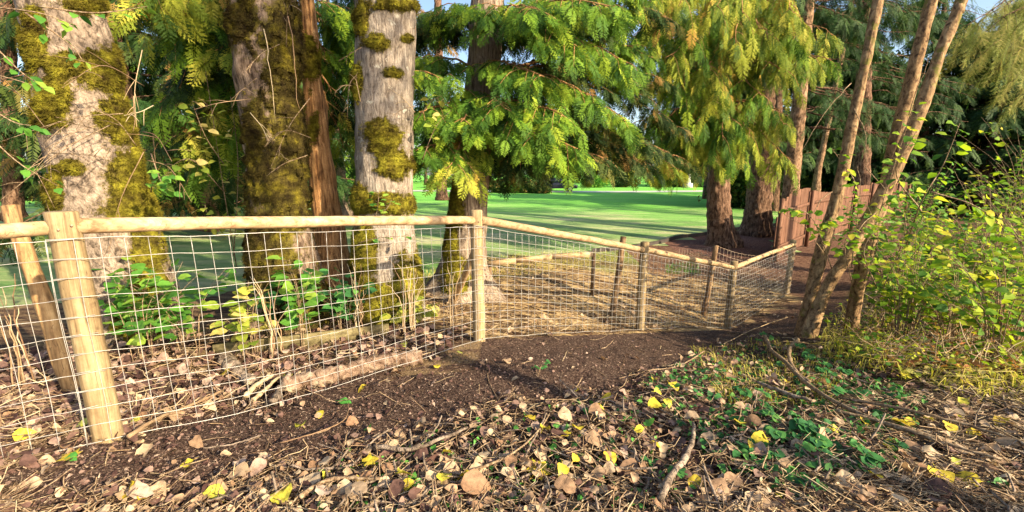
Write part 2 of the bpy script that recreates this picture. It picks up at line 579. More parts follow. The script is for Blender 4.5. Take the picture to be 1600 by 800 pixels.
M["vine_pale"] = leaf_mat("pale_vine_leaf", [(0.0, (0.18, 0.30, 0.04)), (0.5, (0.38, 0.40, 0.06)), (1.0, (0.62, 0.50, 0.20))], 0.4, vary=0.25)
M["bramble"] = leaf_mat("bramble_leaf", [(0.0, (0.03, 0.11, 0.04)), (0.6, (0.06, 0.20, 0.05)), (1.0, (0.12, 0.28, 0.06))], 0.25, vary=0.2)
M["tan_leaf"] = leaf_mat("tan_leaf", [(0.0, (0.28, 0.16, 0.09)), (0.4, (0.42, 0.29, 0.18)), (0.8, (0.56, 0.43, 0.28)), (1.0, (0.36, 0.21, 0.12))], 0.2, 0.6, 0.25, 0.5, 45.0, (1.1, 0.95, 0.7))
M["brown_leaf"] = leaf_mat("brown_leaf", [(0.0, (0.06, 0.03, 0.025)), (0.5, (0.17, 0.095, 0.075)), (0.85, (0.33, 0.22, 0.17)), (1.0, (0.48, 0.36, 0.28))], 0.15, 0.7, 0.2, 0.5, 45.0, (1.1, 0.9, 0.7))
M["yellow_leaf"] = leaf_mat("yellow_leaf", [(0.0, (0.62, 0.46, 0.05)), (0.6, (0.72, 0.60, 0.06)), (1.0, (0.55, 0.58, 0.10))], 0.3, 0.5, 0.3, 0.5, 45.0, (1.1, 1.0, 0.5))
M["green_leaf"] = leaf_mat("green_leaf", [(0.0, (0.08, 0.30, 0.05)), (1.0, (0.14, 0.38, 0.06))], 0.3, 0.45, 0.4, 0.25)
M["grass"] = leaf_mat("grass_blade", [(0.0, (0.30, 0.32, 0.05)), (0.5, (0.62, 0.52, 0.10)), (1.0, (0.74, 0.62, 0.28))], 0.35, 0.6, 0.25)
M["straw"] = leaf_mat("straw_stalk", [(0.0, (0.24, 0.14, 0.08)), (0.5, (0.44, 0.31, 0.18)), (1.0, (0.62, 0.50, 0.32))], 0.15, 0.6, 0.25)
M["chip"] = leaf_mat("bark_chip", [(0.0, (0.03, 0.018, 0.014)), (0.55, (0.11, 0.065, 0.05)), (0.85, (0.26, 0.175, 0.13)), (1.0, (0.50, 0.38, 0.28))], 0.0, 0.8, 0.15)
M["rust_fern"] = leaf_mat("rust_bracken", [(0.0, (0.32, 0.13, 0.05)), (1.0, (0.55, 0.26, 0.10))], 0.3, 0.6, 0.2)
def plain(name, c, rough=0.7, spec=0.3, metal=0.0, var=0.0):
    m, nt, out = mat(name)
    if var:
        f = noisetex(nt, mapped(nt, (1, 1, 1)), 8.0, 4)
        k0, k1 = 1 - var, 1 + var
        c = ramp(nt, f, [(0.3, tuple(x * k0 for x in c)), (0.7, tuple(min(1, x * k1) for x in c))])
    finish(m, nt, out, c, rough, None, spec=spec, metal=metal)
    M[name] = m
plain("stone_white", (0.72, 0.70, 0.66), var=0.1)
plain("concrete", (0.48, 0.46, 0.43), 0.9, var=0.15)
plain("car_paint", (0.03, 0.03, 0.04), 0.25, 0.6)
plain("car_glass", (0.02, 0.025, 0.03), 0.08, 0.8)
plain("rubber", (0.015, 0.015, 0.015), 0.9)
plain("edging", (0.05, 0.04, 0.035), 0.8, var=0.3)
plain("red_berry", (0.45, 0.04, 0.03), 0.4)

# ------------------------------------------------------------------ terrain
ctl_px = [(168, 688, 2.13), (746, 532, 3.88), (1004, 518, 5.6), (1138, 514, 7.5), (1232, 458, 9.6), (215, 532, 3.85), (440, 507, 4.5),
          (605, 502, 4.7), (725, 457, 6.1), (0, 480, 5.0), (300, 400, 9.5), (1125, 378, 14.0), (1220, 400, 12.3), (1440, 330, 28),
          (900, 440, 8.3), (760, 480, 5.6), (1000, 420, 10.5), (1258, 522, 5.5), (1200, 565, 4.2), (1400, 560, 3.9), (1600, 600, 3.1),
          (1600, 450, 6.5), (1500, 362, 16), (800, 800, 1.6), (0, 800, 1.55), (1600, 800, 1.68), (400, 640, 2.75), (800, 640, 2.6), (1000, 600, 3.1)]
ctl = [at(*p) for p in ctl_px]
for x, y, d in [(-30, 3, 1.6), (-12, 8, 1.75), (-12, -6, 1.4), (0, -8, 1.4), (12, -8, 1.5), (14, 3, 1.6), (30, 8, 1.9), (-40, 40, 1.95), (0, 30, 1.95), (0, 67, 1.95),
                (40, 30, 2.3), (60, 60, 2.2), (-60, 90, 1.95), (60, 120, 2.0), (0, 120, 1.95), (150, 150, 2.0), (-150, 150, 2.0), (-150, -10, 1.8), (150, -10, 2.0), (20, 22, 2.3), (-5, 16, 1.9), (0, -60, 1.5), (7, 13, 2.3), (8, 8, 2.2)]:
    ctl.append(np.array([x, y, CAMZ - d]))
ctl = np.array(ctl)
def _phi(r2):
    return np.sqrt(r2 + 0.2)
_n = len(ctl)
_d2 = ((ctl[:, None, :2] - ctl[None, :, :2]) ** 2).sum(-1)
_A = np.zeros((_n + 1, _n + 1))
_A[:_n, :_n] = _phi(_d2) - 0.02 * np.eye(_n)
_A[:_n, _n] = 1
_A[_n, :_n] = 1
_w = np.linalg.solve(_A, np.append(ctl[:, 2], 0))
def hz(x, y, detail=True):
    x, y = np.asarray(x, float), np.asarray(y, float)
    xs, ys = x.ravel(), y.ravel()
    z = np.full(xs.shape, _w[-1])
    for i in range(_n):
        z += _w[i] * _phi((xs - ctl[i, 0]) ** 2 + (ys - ctl[i, 1]) ** 2)
    if detail:
        P = np.stack([xs, ys, np.zeros_like(xs)], -1)
        near = np.exp(-np.maximum(ys - 5, 0) / 5) * np.exp(-np.maximum(np.abs(xs) - 5, 0) / 5)
        z += near * ((fbm(P, 1.7, 3) - 0.5) * 0.09 + (fbm(P, 7.0, 5) - 0.5) * 0.035 + (noise(P, 25.0, 9) - 0.5) * 0.012)
    return z.reshape(x.shape)
def hz1(x, y):
    return float(hz(np.array([x]), np.array([y]))[0])
def gp(px, py):
    """ground point seen at a pixel of the photograph"""
    px, py = np.atleast_1d(np.asarray(px, float)), np.atleast_1d(np.asarray(py, float))
    u, v = (px - 800) / FPX, (py - 400) / FPX
    f, d = cp - v * sp, sp + v * cp
    Y = np.full(px.shape, 0.8)
    done = np.zeros(px.shape, bool)
    for _ in range(140):
        z = CAMZ - d / f * Y
        g = hz(u / f * Y, Y, False)
        done |= z <= g
        Y = np.where(done, Y, Y * 1.035)
    Yl, Yh = Y / 1.035, Y
    for _ in range(9):
        Ym = (Yl + Yh) / 2
        below = CAMZ - d / f * Ym <= hz(u / f * Ym, Ym, False)
        Yh = np.where(below, Ym, Yh)
        Yl = np.where(below, Yl, Ym)
    X = u / f * Yh
    return np.stack([X, Yh, hz(X, Yh)], -1)

def spaced(a, b, step, lo, hi, grow=1.12):
    s = list(np.arange(a, b + 1e-6, step))
    d, x = step, b
    while x < hi:
        d *= grow
        x += d
        s.append(x)
    d, x = step, a
    while x > lo:
        d *= grow
        x -= d
        s.insert(0, x)
    return np.array(s)
gx = spaced(-3.6, 4.6, 0.035, -260, 260)
gy = spaced(1.0, 6.0, 0.035, -60, 320)
GX, GY = np.meshgrid(gx, gy)
GZ = hz(GX, GY)
GS = hz(GX, GY, False)
def hz(x, y, detail=True):
    """height read back from the terrain grid"""
    x, y = np.asarray(x, float), np.asarray(y, float)
    i = np.clip(np.searchsorted(gx, x) - 1, 0, len(gx) - 2)
    j = np.clip(np.searchsorted(gy, y) - 1, 0, len(gy) - 2)
    u = np.clip((x - gx[i]) / (gx[i + 1] - gx[i]), 0, 1)
    v = np.clip((y - gy[j]) / (gy[j + 1] - gy[j]), 0, 1)
    G = GZ if detail else GS
    return (G[j, i] * (1 - u) + G[j, i + 1] * u) * (1 - v) + (G[j + 1, i] * (1 - u) + G[j + 1, i + 1] * u) * v
lawn_edge = gp([0, 300, 430, 660, 760, 925, 1030, 1060, 1100, 1170, 1222], [478, 470, 440, 436, 402, 395, 381, 373, 368, 357, 352])
bed_front = gp([1030, 1075, 1130, 1200], [381, 398, 404, 400])
WF_A, WF_B = np.array([7.35, 11.9]), np.array([31.0, 31.0])     # the wooden fence line
lawn_poly = [(-300, 2.0), (-6.5, 4.6)] + [(p[0], p[1]) for p in lawn_edge] + [(8.3, 12.9), (WF_B[0], WF_B[1]), (300, 250), (300, 400), (-300, 400)]
bed_poly = [(p[0], p[1]) for p in lawn_edge[6:]] + [(8.3, 12.9), (7.2, 11.7)] + [(p[0], p[1]) for p in bed_front[::-1]]
nY, nX = GX.shape
jj, ii = np.meshgrid(np.arange(nY - 1), np.arange(nX - 1), indexing='ij')
Qg = np.stack([jj * nX + ii, jj * nX + ii + 1, (jj + 1) * nX + ii + 1, (jj + 1) * nX + ii], -1).reshape(-1, 4)
Vg = np.stack([GX, GY, GZ], -1).reshape(-1, 3)
fc = Vg[Qg].mean(1)
wob = (fbm(fc * np.array([1, 1, 0]), 1.1, 40) - 0.5) * 0.5
in_lawn = inpoly(fc[:, 0], fc[:, 1] + wob, lawn_poly)
in_bed = inpoly(fc[:, 0], fc[:, 1], bed_poly)
in_bed &= ~in_lawn
def subset(mask):
    q = Qg[mask]
    u, inv = np.unique(q, return_inverse=True)
    return Vg[u], None, inv.reshape(-1, 4), None
def smooth01(x, a, b):
    t = np.clip((x - a) / (b - a), 0, 1)
    return t * t * (3 - 2 * t)
gpx, gpy, gzc = project(Vg)
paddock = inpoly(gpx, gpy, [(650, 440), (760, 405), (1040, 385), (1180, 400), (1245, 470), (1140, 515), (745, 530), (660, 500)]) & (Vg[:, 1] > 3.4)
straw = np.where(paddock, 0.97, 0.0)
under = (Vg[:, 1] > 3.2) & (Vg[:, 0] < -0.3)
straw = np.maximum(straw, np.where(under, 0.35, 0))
brown = smooth01(Vg[:, 1], 7.0, 9.5) * 0.9
brown = np.where(paddock & (Vg[:, 1] < 10.5), 0, brown)
nn = fbm(Vg, 1.3, 50)
green = smooth01(Vg[:, 1] + (nn - .5) * 3, 9.6, 11.5) * np.where(Vg[:, 0] < 3.4, 1, 0) * (Vg[:, 1] < 16) * 0.8
green = np.maximum(green, np.where((gpx > 1330) & (Vg[:, 1] > 3.0) & (Vg[:, 1] < 9), 0.45 * smooth01(nn, .4, .6), 0))
def zone(name, mask, m):
    q = Qg[mask]
    u, inv = np.unique(q, return_inverse=True)
    near_shade = 1 - smooth01(Vg[u, 1] + (fbm(Vg[u], 0.25, 66) - .5) * 16, 15.0, 30.0)  # greyer green up close, painted for the trees' shade
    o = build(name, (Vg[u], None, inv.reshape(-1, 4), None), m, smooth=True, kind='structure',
              attrs={"straw": straw[u], "brown": brown[u], "green": green[u], "dry": near_shade})
    return o
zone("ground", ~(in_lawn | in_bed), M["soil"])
zone("lawn", in_lawn, M["lawn"])
zone("mulch_bed", in_bed, M["mulch"])

# pale drive crossing the far lawn
b = Buf()
pa = curve([(-14, 47, 0), (0, 47.5, 0), (12, 49, 0), (34, 57, 0), (70, 75, 0)], 40)
dn = norm(np.gradient(pa, axis=0)); sd = np.stack([-dn[:, 1], dn[:, 0], 0 * dn[:, 0]], -1)
L_, R_ = pa - sd * 1.6, pa + sd * 1.6
for P in (L_, R_):
    P[:, 2] = hz(P[:, 0], P[:, 1]) + 0.03
V = np.concatenate([L_, R_]); k = np.arange(39)
b.add(V, None, np.stack([k, k + 1, k + 41, k + 40], -1))
build("driveway", b, M["concrete"], kind='structure')

# ------------------------------------------------------------------ trunks
def trunk_grid(spec, Y, ztop=None, sides=64, ridge=0.012, ridge_n=22, flare=0.5, seed=0, step=0.05, below=0.3, lean_y=0.0, flare_h=0.28, lump=0.03):
    """spec: (px, py, width px) from base up -> dict with path, radii and the vertex grid"""
    C, R = [], []
    for px, py, w in spec:
        p = at(px, py, Y)
        if lean_y:
            p = at(px, py, Y + lean_y * (p[2] - (CAMZ - 1.7)))
        zc = project(p)[2]
        th = math.atan2(p[0], p[1])
        C.append(p)
        R.append(w * zc * cos(th) / (2 * FPX))
    C, R = np.array(C), np.array(R)
    if ztop:
        d = norm(C[-1] - C[-2])
        e = C[-1] + d * (ztop - C[-1][2]) / max(d[2], .3)
        C, R = np.vstack([C, e]), np.append(R, R[-1] * 0.8)
    d = C[0] - C[1]
    d = norm(d) if np.linalg.norm(d) else np.array([0, 0, -1.])
    C = np.vstack([C[0] + d * below, C]); R = np.append(R[0], R)
    L = np.linalg.norm(np.diff(C, axis=0), axis=1).sum()
    n = max(8, int(L / step))
    path = curve(C, n * 3)
    s = np.concatenate([[0], np.cumsum(np.linalg.norm(np.diff(path, axis=0), axis=1))])
    sl = np.linspace(0, s[-1], n)
    path = np.stack([np.interp(sl, s, path[:, i]) for i in range(3)], -1)
    rs = curve(np.stack([R, R * 0, R * 0], -1), n * 3)[:, 0]
    rad = np.interp(sl, s, rs)
    t, A, B = frames(path)
    th = np.arange(sides) * 2 * pi / sides
    h = np.maximum(sl - below, 0)
    fl = flare * np.exp(-h / flare_h)
    lobes = 1 + 0.45 * np.cos(5 * th + seed) + 0.25 * np.cos(3 * th + seed * 2)
    dirs = A[:, None, :] * np.cos(th)[None, :, None] + B[:, None, :] * np.sin(th)[None, :, None]
    rr = rad[:, None] * (1 + fl[:, None] * lobes[None, :])
    arc = np.stack([np.cos(th) * ridge_n / 2 / pi, np.sin(th) * ridge_n / 2 / pi], -1)
    P = np.concatenate([np.broadcast_to(arc[None], (n, sides, 2)), np.broadcast_to((sl * 4.0)[:, None, None], (n, sides, 1))], -1)
    rn = np.abs(noise(P, 1.0, seed) - 0.5) * 2
    rn2 = noise(P * np.array([2.1, 2.1, 2.0]), 1.0, seed + 3)
    pv = path[:, None, :] + dirs * rad[:, None, None]
    lumps = fbm(pv, 2.6, seed + 7) - 0.5
    rr = rr + ridge * (rn * 1.6 - 0.8 + rn2 * 0.8) + lump * 2 * lumps
    V = path[:, None, :] + dirs * rr[..., None]
    return dict(V=V, N=dirs, path=path, rad=rad, sides=sides, n=n)

def grid_quads(n, sides):
    i = np.arange(n - 1)[:, None] * sides
    j = np.arange(sides)[None, :]
    k = (j + 1) % sides
    return np.stack([i + j, i + k, i + sides + k, i + sides + j], -1).reshape(-1, 4)

def trunk_part(g, m, parent, name="trunk"):
    b = Buf().add(g['V'].reshape(-1, 3), None, grid_quads(g['n'], g['sides']))
    return build(name, b, m, parent, smooth=True, attrs={"mossy": g['mossy'].reshape(-1)} if 'mossy' in g else None)

def base_of(g):
    p = g['path'][0].copy()
    p[2] = hz1(p[0], p[1])
    return p

def add_mossy(g, ells, seed, amt=0.9):
    V = g['V']
    px, py, zc = project(V)
    nz = (fbm(V, 9.0, seed + 20, 3) - 0.5) + 0.7 * (noise(V, 30.0, seed + 22) - 0.5)
    m = np.full(V.shape[:2], -1.0)
    for e in ells:
        m = np.maximum(m, 1.15 - np.sqrt(((px - e[0]) / e[2]) ** 2 + ((py - e[1]) / e[3]) ** 2) + nz * amt * .6)
    g['mossy'] = np.clip(m * 1.3 + .25, 0, 1)

def moss(g, parent, ells, seed=0, thick=0.035, blades=5000, mm='moss', noise_amt=0.9, length=0.03):
    """clinging moss cushions: each ellipse (px, py, rx, ry) is one cushion"""
    V, Nn = g['V'], g['N']
    px, py, zc = project(V)
    camd = norm(np.array([0, 0, CAMZ]) - V)
    front = (Nn * camd).sum(-1) > -0.35
    nz = (fbm(V, 9.0, seed + 20, 3) - 0.5) + 0.7 * (noise(V, 30.0, seed + 22) - 0.5)
    rg = np.random.default_rng(seed)
    Q = grid_quads(g['n'], g['sides'])
    for e in ells:
        d = np.sqrt(((px - e[0]) / e[2]) ** 2 + ((py - e[1]) / e[3]) ** 2)
        mk = (1 - d) + nz * noise_amt
        mk = np.where(front, mk, -1)
        mf = mk.reshape(-1)
        q = Q[(mf[Q] > 0.02).all(1)]
        qb = Q[(mf[Q] > -0.30).all(1)]
        if len(q) < 6:
            continue
        off = np.clip(mf / 0.35, 0, 1.1) ** 1.3 * thick * (0.45 + 1.1 * noise(V, 22.0, seed + 5).reshape(-1)) - 0.003
        off = np.where(mf <= 0.06, -0.012, off)
        P = V.reshape(-1, 3) + Nn.reshape(-1, 3) * off[:, None]
        u, inv = np.unique(q, return_inverse=True)
        b = Buf().add(P[u], None, inv.reshape(-1, 4))
        # short shoots standing out of the cushion
        nb = int(min(blades, len(qb) * 20))
        pick = qb[rg.integers(0, len(qb), nb)]
        w = rg.dirichlet([1, 1, 1, 1], nb)
        pos = (P[pick] * w[..., None]).sum(1)
        nor = Nn.reshape(-1, 3)[pick[:, 0]]
        dr = norm(nor * 0.8 + rdir(nb, rg) * 0.9 + np.array([0, 0, -0.35]))
        sdv = norm(np.cross(dr, rdir(nb, rg))) * 0.003
        ln = (0.4 + rg.random(nb)) * length
        T = np.stack([pos - sdv, pos + sdv, pos + dr * ln[:, None]], 1).reshape(-1, 3)
        b.add(T, np.arange(nb * 3).reshape(-1, 3))
        build("moss_patch", b, M[mm], parent)

# ------------------------------------------------------------------ foliage pieces
def spray_mesh(seed, pairs=11, leaflets=4, wide=0.42, droop=0.25):
    """a flat frond, 1 long along +X, with side shoots bearing scale-leaf lobes"""
    rg = np.random.default_rng(seed)
    V, T = [], []
    def tri(a, b, c):
        i = len(V); V.extend([a, b, c]); T.append((i, i + 1, i + 2))
    def bend(p):
        x, y, z = p
        return (x, y, z - droop * x * x * 0.5 - 0.18 * abs(y) ** 1.3)
    tri(bend((0, -.008, 0)), bend((0, .008, 0)), bend((.5, 0, 0)))
    tri(bend((.4, -.008, 0)), bend((.4, .008, 0)), bend((1, 0, 0)))
    for i in range(pairs):
        s = 0.06 + 0.9 * i / pairs
        ll = wide * (1 - s) ** 0.65 * (0.55 + 0.45 * min(1, s * 5)) * rg.uniform(.8, 1.15) + 0.05
        for sg in (-1, 1):
            an = radians(rg.uniform(38, 55)) * sg
            d = np.array([cos(an), sin(an)]); w = np.array([-d[1], d[0]])
            b0 = np.array([s + (0.03 if sg > 0 else 0), 0])
            def P(a, c):
                q = b0 + d * a * ll + w * c * ll
                return bend((q[0], q[1], rg.uniform(-.01, .01)))
            tri(P(0, 0), P(.45, -.085), P(1.0, 0)); tri(P(0, 0), P(1.0, 0), P(.45, .085))
            for k in range(leaflets):
                t = 0.12 + 0.78 * k / leaflets
                lw = 0.22 * (1 - t * 0.55) * rg.uniform(.8, 1.2)
                for q in (-1, 1):
                    tri(P(t, 0), P(t + 0.22, q * 0.02), P(t + 0.30, q * lw))
    return np.array(V, float), np.array(T), None

def spray_low(seed, pairs=10, wide=0.30, droop=0.25):
    rg = np.random.default_rng(seed)
    V, T = [], []
    def bend(x, y):
        return (x, y, -droop * x * x * 0.5 - 0.18 * abs(y) ** 1.3)
    def tri(a, b, c):
        i = len(V); V.extend([a, b, c]); T.append((i, i + 1, i + 2))
    tri(bend(0, -.012), bend(0, .012), bend(1, 0))
    for i in range(pairs):
        s = 0.05 + 0.9 * i / pairs
        ll = wide * (1 - s) ** 0.6 * rg.uniform(.75, 1.15) + 0.06
        for sg in (-1, 1):
            an = radians(rg.uniform(38, 58)) * sg
            d = np.array([cos(an), sin(an)]); w = np.array([-d[1], d[0]])
            a = np.array([s, 0.0])
            m = a + d * ll * .45
            tri(bend(*a), bend(*(m + w * ll * .13)), bend(*(a + d * ll)))
            tri(bend(*a), bend(*(a + d * ll)), bend(*(m - w * ll * .13)))
    return np.array(V, float), np.array(T), None

def fir_twig(seed, n=14):
    """a needle-covered shoot: comb of thin needles, 1 long"""
    rg = np.random.default_rng(seed)
    V, T = [], []
    def tri(a, b, c):
        i = len(V); V.extend([a, b, c]); T.append((i, i + 1, i + 2))
    tri((0, -.01, 0), (0, .01, 0), (1, 0, -.1))
    for k in range(3):
        for sg in (-1, 1):
            s0 = .12 + .26 * k; L = .5 * (1 - s0) + .12
            an = radians(42) * sg
            bx, by = s0, 0
            for j in range(n // 2):
                t = j / (n / 2) * L
                x, y = bx + cos(an) * t, by + sin(an) * t
                for q in (-1, 1):
                    a2 = an + q * radians(60)
                    tri((x, y, 0), (x + .02, y, 0), (x + cos(a2) * .09, y + sin(a2) * .09, -.02))
    for j in range(n):
        x = j / n
        for q in (-1, 1):
            tri((x, 0, 0), (x + .025, 0, 0), (x + .06, q * .09, 0))
    return np.array(V, float), np.array(T), None

def leaf_mesh(kind='ovate', curl=0.15, fold=0.25, seed=0, n=8):
    """a leaf blade 1 long along +X, creased along its midrib"""
    rg = np.random.default_rng(seed)
    xs = np.linspace(0, 1, n)
    if kind == 'ovate':
        w = 0.36 * np.sin(pi * xs ** 0.8) ** 0.8
    elif kind == 'round':
        w = 0.46 * np.sin(pi * xs ** 0.75) ** 0.6
    else:
        w = 0.2 * np.sin(pi * xs ** 0.9)
    w = w * rg.uniform(.93, 1.07, n)
    w[-1] = 0
    w[0] = .01
    z = -curl * xs ** 2 * rg.uniform(.6, 1.4) + 0.02 * rg.normal(size=n)
    side = rg.uniform(-.25, .25)
    mid = np.stack([xs, side * xs * (1 - xs), z], -1)
    ez = rg.normal(size=(2, n)) * 0.035
    Lf = mid + np.stack([0 * xs, w, fold * w + ez[0] * w / .3], -1)
    Rt = mid + np.stack([0 * xs, -w, fold * w * rg.uniform(.5, 1.3) + ez[1] * w / .3], -1)
    V = np.concatenate([mid, Lf, Rt])
    Q = []
    for i in range(n - 1):
        Q.append((i, i + 1, n + i + 1, n + i))
        Q.append((i, 2 * n + i, 2 * n + i + 1, i + 1))
    # stalk
    s = len(V)
    V = np.concatenate([V, [(-.3, .012, .05), (-.3, -.012, .05), (0, -.012, 0), (0, .012, 0)]])
    Q.append((s, s + 1, s + 2, s + 3))
    return V, None, np.array(Q)

def crumple_leaf(seed, n=8):
    V, T, Q = leaf_mesh('ovate', 0.5, 0.6, seed, n)
    V = V + (fbm(V, 3.5, seed) - .5)[:, None] * np.array([0, .1, .35])
    return V, T, Q

def maple_leaf(seed):
    rg = np.random.default_rng(seed)
    a = np.radians([-150, -120, -88, -62, -38, -18, 0, 18, 38, 62, 88, 120, 150])
    r = np.array([.28, .45, .30, .62, .36, .50, .70, .50, .36, .62, .30, .45, .28]) * rg.uniform(.9, 1.1, 13)
    V = [(0.3, 0, 0)] + [(0.3 + cos(t) * q, sin(t) * q, 0.10 * q * q * rg.uniform(-1, 1.5)) for t, q in zip(a, r)]
    T = [(0, i, i + 1) for i in range(1, 13)]
    V += [(-.3, .012, 0), (-.3, -.012, 0), (.3, 0, 0)]
    T.append((14, 15, 16))
    return np.array(V, float), np.array(T), None

SPRAY = [spray_mesh(s, 8, 2, .44) for s in range(5)]
SPRAY_LONG = [spray_mesh(s + 20, 12, 3, 0.22, 0.1) for s in range(4)]
SPRAY_L = [spray_low(s) for s in range(4)]
SPRAY_LL = [spray_low(s + 9, 8, 0.22, 0.1) for s in range(3)]
FIRT = [fir_twig(s) for s in range(3)]
LEAF = [leaf_mesh('ovate', .25, .2, s, 5) for s in range(4)]
LEAFR = [leaf_mesh('round', .2, .15, s + 5, 5) for s in range(3)]
LITTER = [leaf_mesh('ovate', .3, .3, s + 30) for s in range(4)] + [leaf_mesh('round', .25, .3, s + 40) for s in range(3)] + [crumple_leaf(s + 50) for s in range(5)]
MAPLE = [maple_leaf(s) for s in range(3)]
_clump_rg = np.random.default_rng(5)
def clump(seed, n=7):
    rg = np.random.default_rng(seed)
    b = Buf()
    p = rg.normal(size=(n, 3)) * 0.35
    return instances(b, [(np.array([(0, 0, 0), (.5, -.3, .04), (1, 0, -.1), (.5, .3, .04)], float), None, np.array([(0, 1, 2, 3)]))], p, rdir(n, rg), rdir(n, rg), rg.uniform(.5, .9, n), seed).arrays()[:3]
CLUMP = [clump(s) for s in range(3)]

def limb_path(p0, p1, sag=0.12, seed=0, n=14, wob=1.0):
    rg = np.random.default_rng(seed)
    p0, p1 = np.array(p0, float), np.array(p1, float)
    L = np.linalg.norm(p1 - p0)
    s = np.linspace(0, 1, n)[:, None]
    P = p0 * (1 - s) + p1 * s
    P[:, 2] += (np.sin(pi * s[:, 0]) * sag * L) 
    w = np.cumsum(rg.normal(size=(n, 3)), 0) * 0.012 * L
    P += (w - w[0] - s * (w[-1] - w[0])) * wob
    return P

def foliage_limb(p0, p1, sag=0.1, r0=0.03, seed=0, twigs=14, tl=(0.35, 0.7), per=5, size=(0.28, 0.45), hang=0.8, start=0.15, side=1.0):
    """one bough: returns branch wood (Buf) and spray transforms"""
    rg = np.random.default_rng(seed + 1000)
    P = limb_path(p0, p1, sag, seed)
    wood_b = Buf().add(*tube(P, np.linspace(r0, 0.005, len(P)), 6))
    pos, X, Nn, sc = [], [], [], []
    t = norm(np.gradient(P, axis=0))
    for k in range(twigs):
        s = start + (1 - start) * (k + rg.random()) / twigs
        q = s * (len(P) - 1); i = min(int(q), len(P) - 2)
        b = P[i] + (P[i + 1] - P[i]) * (q - i)
        tt = t[i]
        sd = norm(np.cross(tt, [0, 0, 1]))
        sg = 1 if k % 2 else -1
        d = norm(tt * rg.uniform(.35, .9) + sd * sg * side * rg.uniform(.6, 1.0) + np.array([0, 0, -rg.uniform(.05, .5) * hang]))
        L = rg.uniform(*tl) * (1.15 - 0.6 * s)
        e = b + d * L + np.array([0, 0, -0.25 * hang * L])
        tp = curve([b, b + d * L * .55, e], 5)
        wood_b.add(*tube(tp, np.linspace(.007, .002, 5), 3, False))
        td = norm(np.gradient(tp, axis=0))
        for j in range(per):
            u = (j + 1) / per
            z = u * 4; ii = min(int(z), 3)
            pp = tp[ii] + (tp[ii + 1] - tp[ii]) * (z - ii)
            s2 = norm(np.cross(td[ii], [0, 0, 1])) * (1 if j % 2 else -1)
            dd = norm(td[ii] * .7 + s2 * (0.0 if j == per - 1 else .7) + np.array([0, 0, -hang * rg.uniform(.3, 1.2)]) + rg.normal(size=3) * .12)
            pos.append(pp); X.append(dd)
            nn_ = np.array([.25, -.6, .75]) + rg.normal(size=3) * .45 - td[ii] * .2
            if abs(dd[2]) > .75:
                nn_ = np.array([rg.normal() * .6, -1, .3])
            Nn.append(nn_)
            sc.append(rg.uniform(*size))
    return wood_b, np.array(pos), np.array(X), np.array(Nn), np.array(sc)

def bough_tree(parent, limbs, mats, branch_mat, n_parts=200, variants=SPRAY, seed=0, part_name="spray", crown_name="crown", min_px=24):
    """limbs: list of dicts for foliage_limb with optional 'm' (material key) ; nearest sprays become parts"""
    allw = []
    data = {}
    for k, l in enumerate(limbs):
        l = dict(l)
        mk = l.pop('m', mats[0])
        w, pos, X, Nn, sc = foliage_limb(seed=seed + k * 7, **l)
        kk = near_view(pos)
        pos, X, Nn, sc = pos[kk], X[kk], Nn[kk], sc[kk]
        allw.append(w)
        data.setdefault(mk, []).append((pos, X, Nn, sc))
    if len(allw) <= 12:
        for w in allw:
            build("branch", w, branch_mat, parent, smooth=True)
    else:
        b = Buf()
        big = allw[:10]
        for w in big:
            build("branch", w, branch_mat, parent, smooth=True)
        for w in allw[10:]:
            b.add(*w.arrays())
        build("boughs", b, branch_mat, parent, smooth=True, kind='stuff')
    tot = []
    for mk, lst in data.items():
        for i in range(4):
            pass
        pos, X, Nn, sc = (np.concatenate([q[i] for q in lst]) for i in range(4))
        px, py, zc = project(pos + X * sc[:, None] * .5)
        size = np.where((px > -20) & (px < 1620) & (py > -20) & (py < 820) & (zc > .3), sc / zc * FPX, 0)
        tot.append((mk, pos, X, Nn, sc, size))
    sizes = np.concatenate([t[5] for t in tot])
    thr = max(min_px, np.sort(sizes)[::-1][min(n_parts, len(sizes) - 1)])
    for mk, pos, X, Nn, sc, size in tot:
        big = size > thr
        meshes = []
        for v in variants:
            me = make_mesh(part_name, v[0], v[1], v[2])
            me.materials.append(M[mk]); meshes.append(me)
        for i in np.nonzero(big)[0]:
            place(part_name, meshes[i % len(meshes)], mat4(pos[i], X[i], Nn[i], sc[i]), parent)
        b = Buf()
        r = ~big
        instances(b, variants, pos[r], X[r], Nn[r], sc[r], seed)
        if b.n:
            build(crown_name, b, M[mk], parent, kind='stuff')

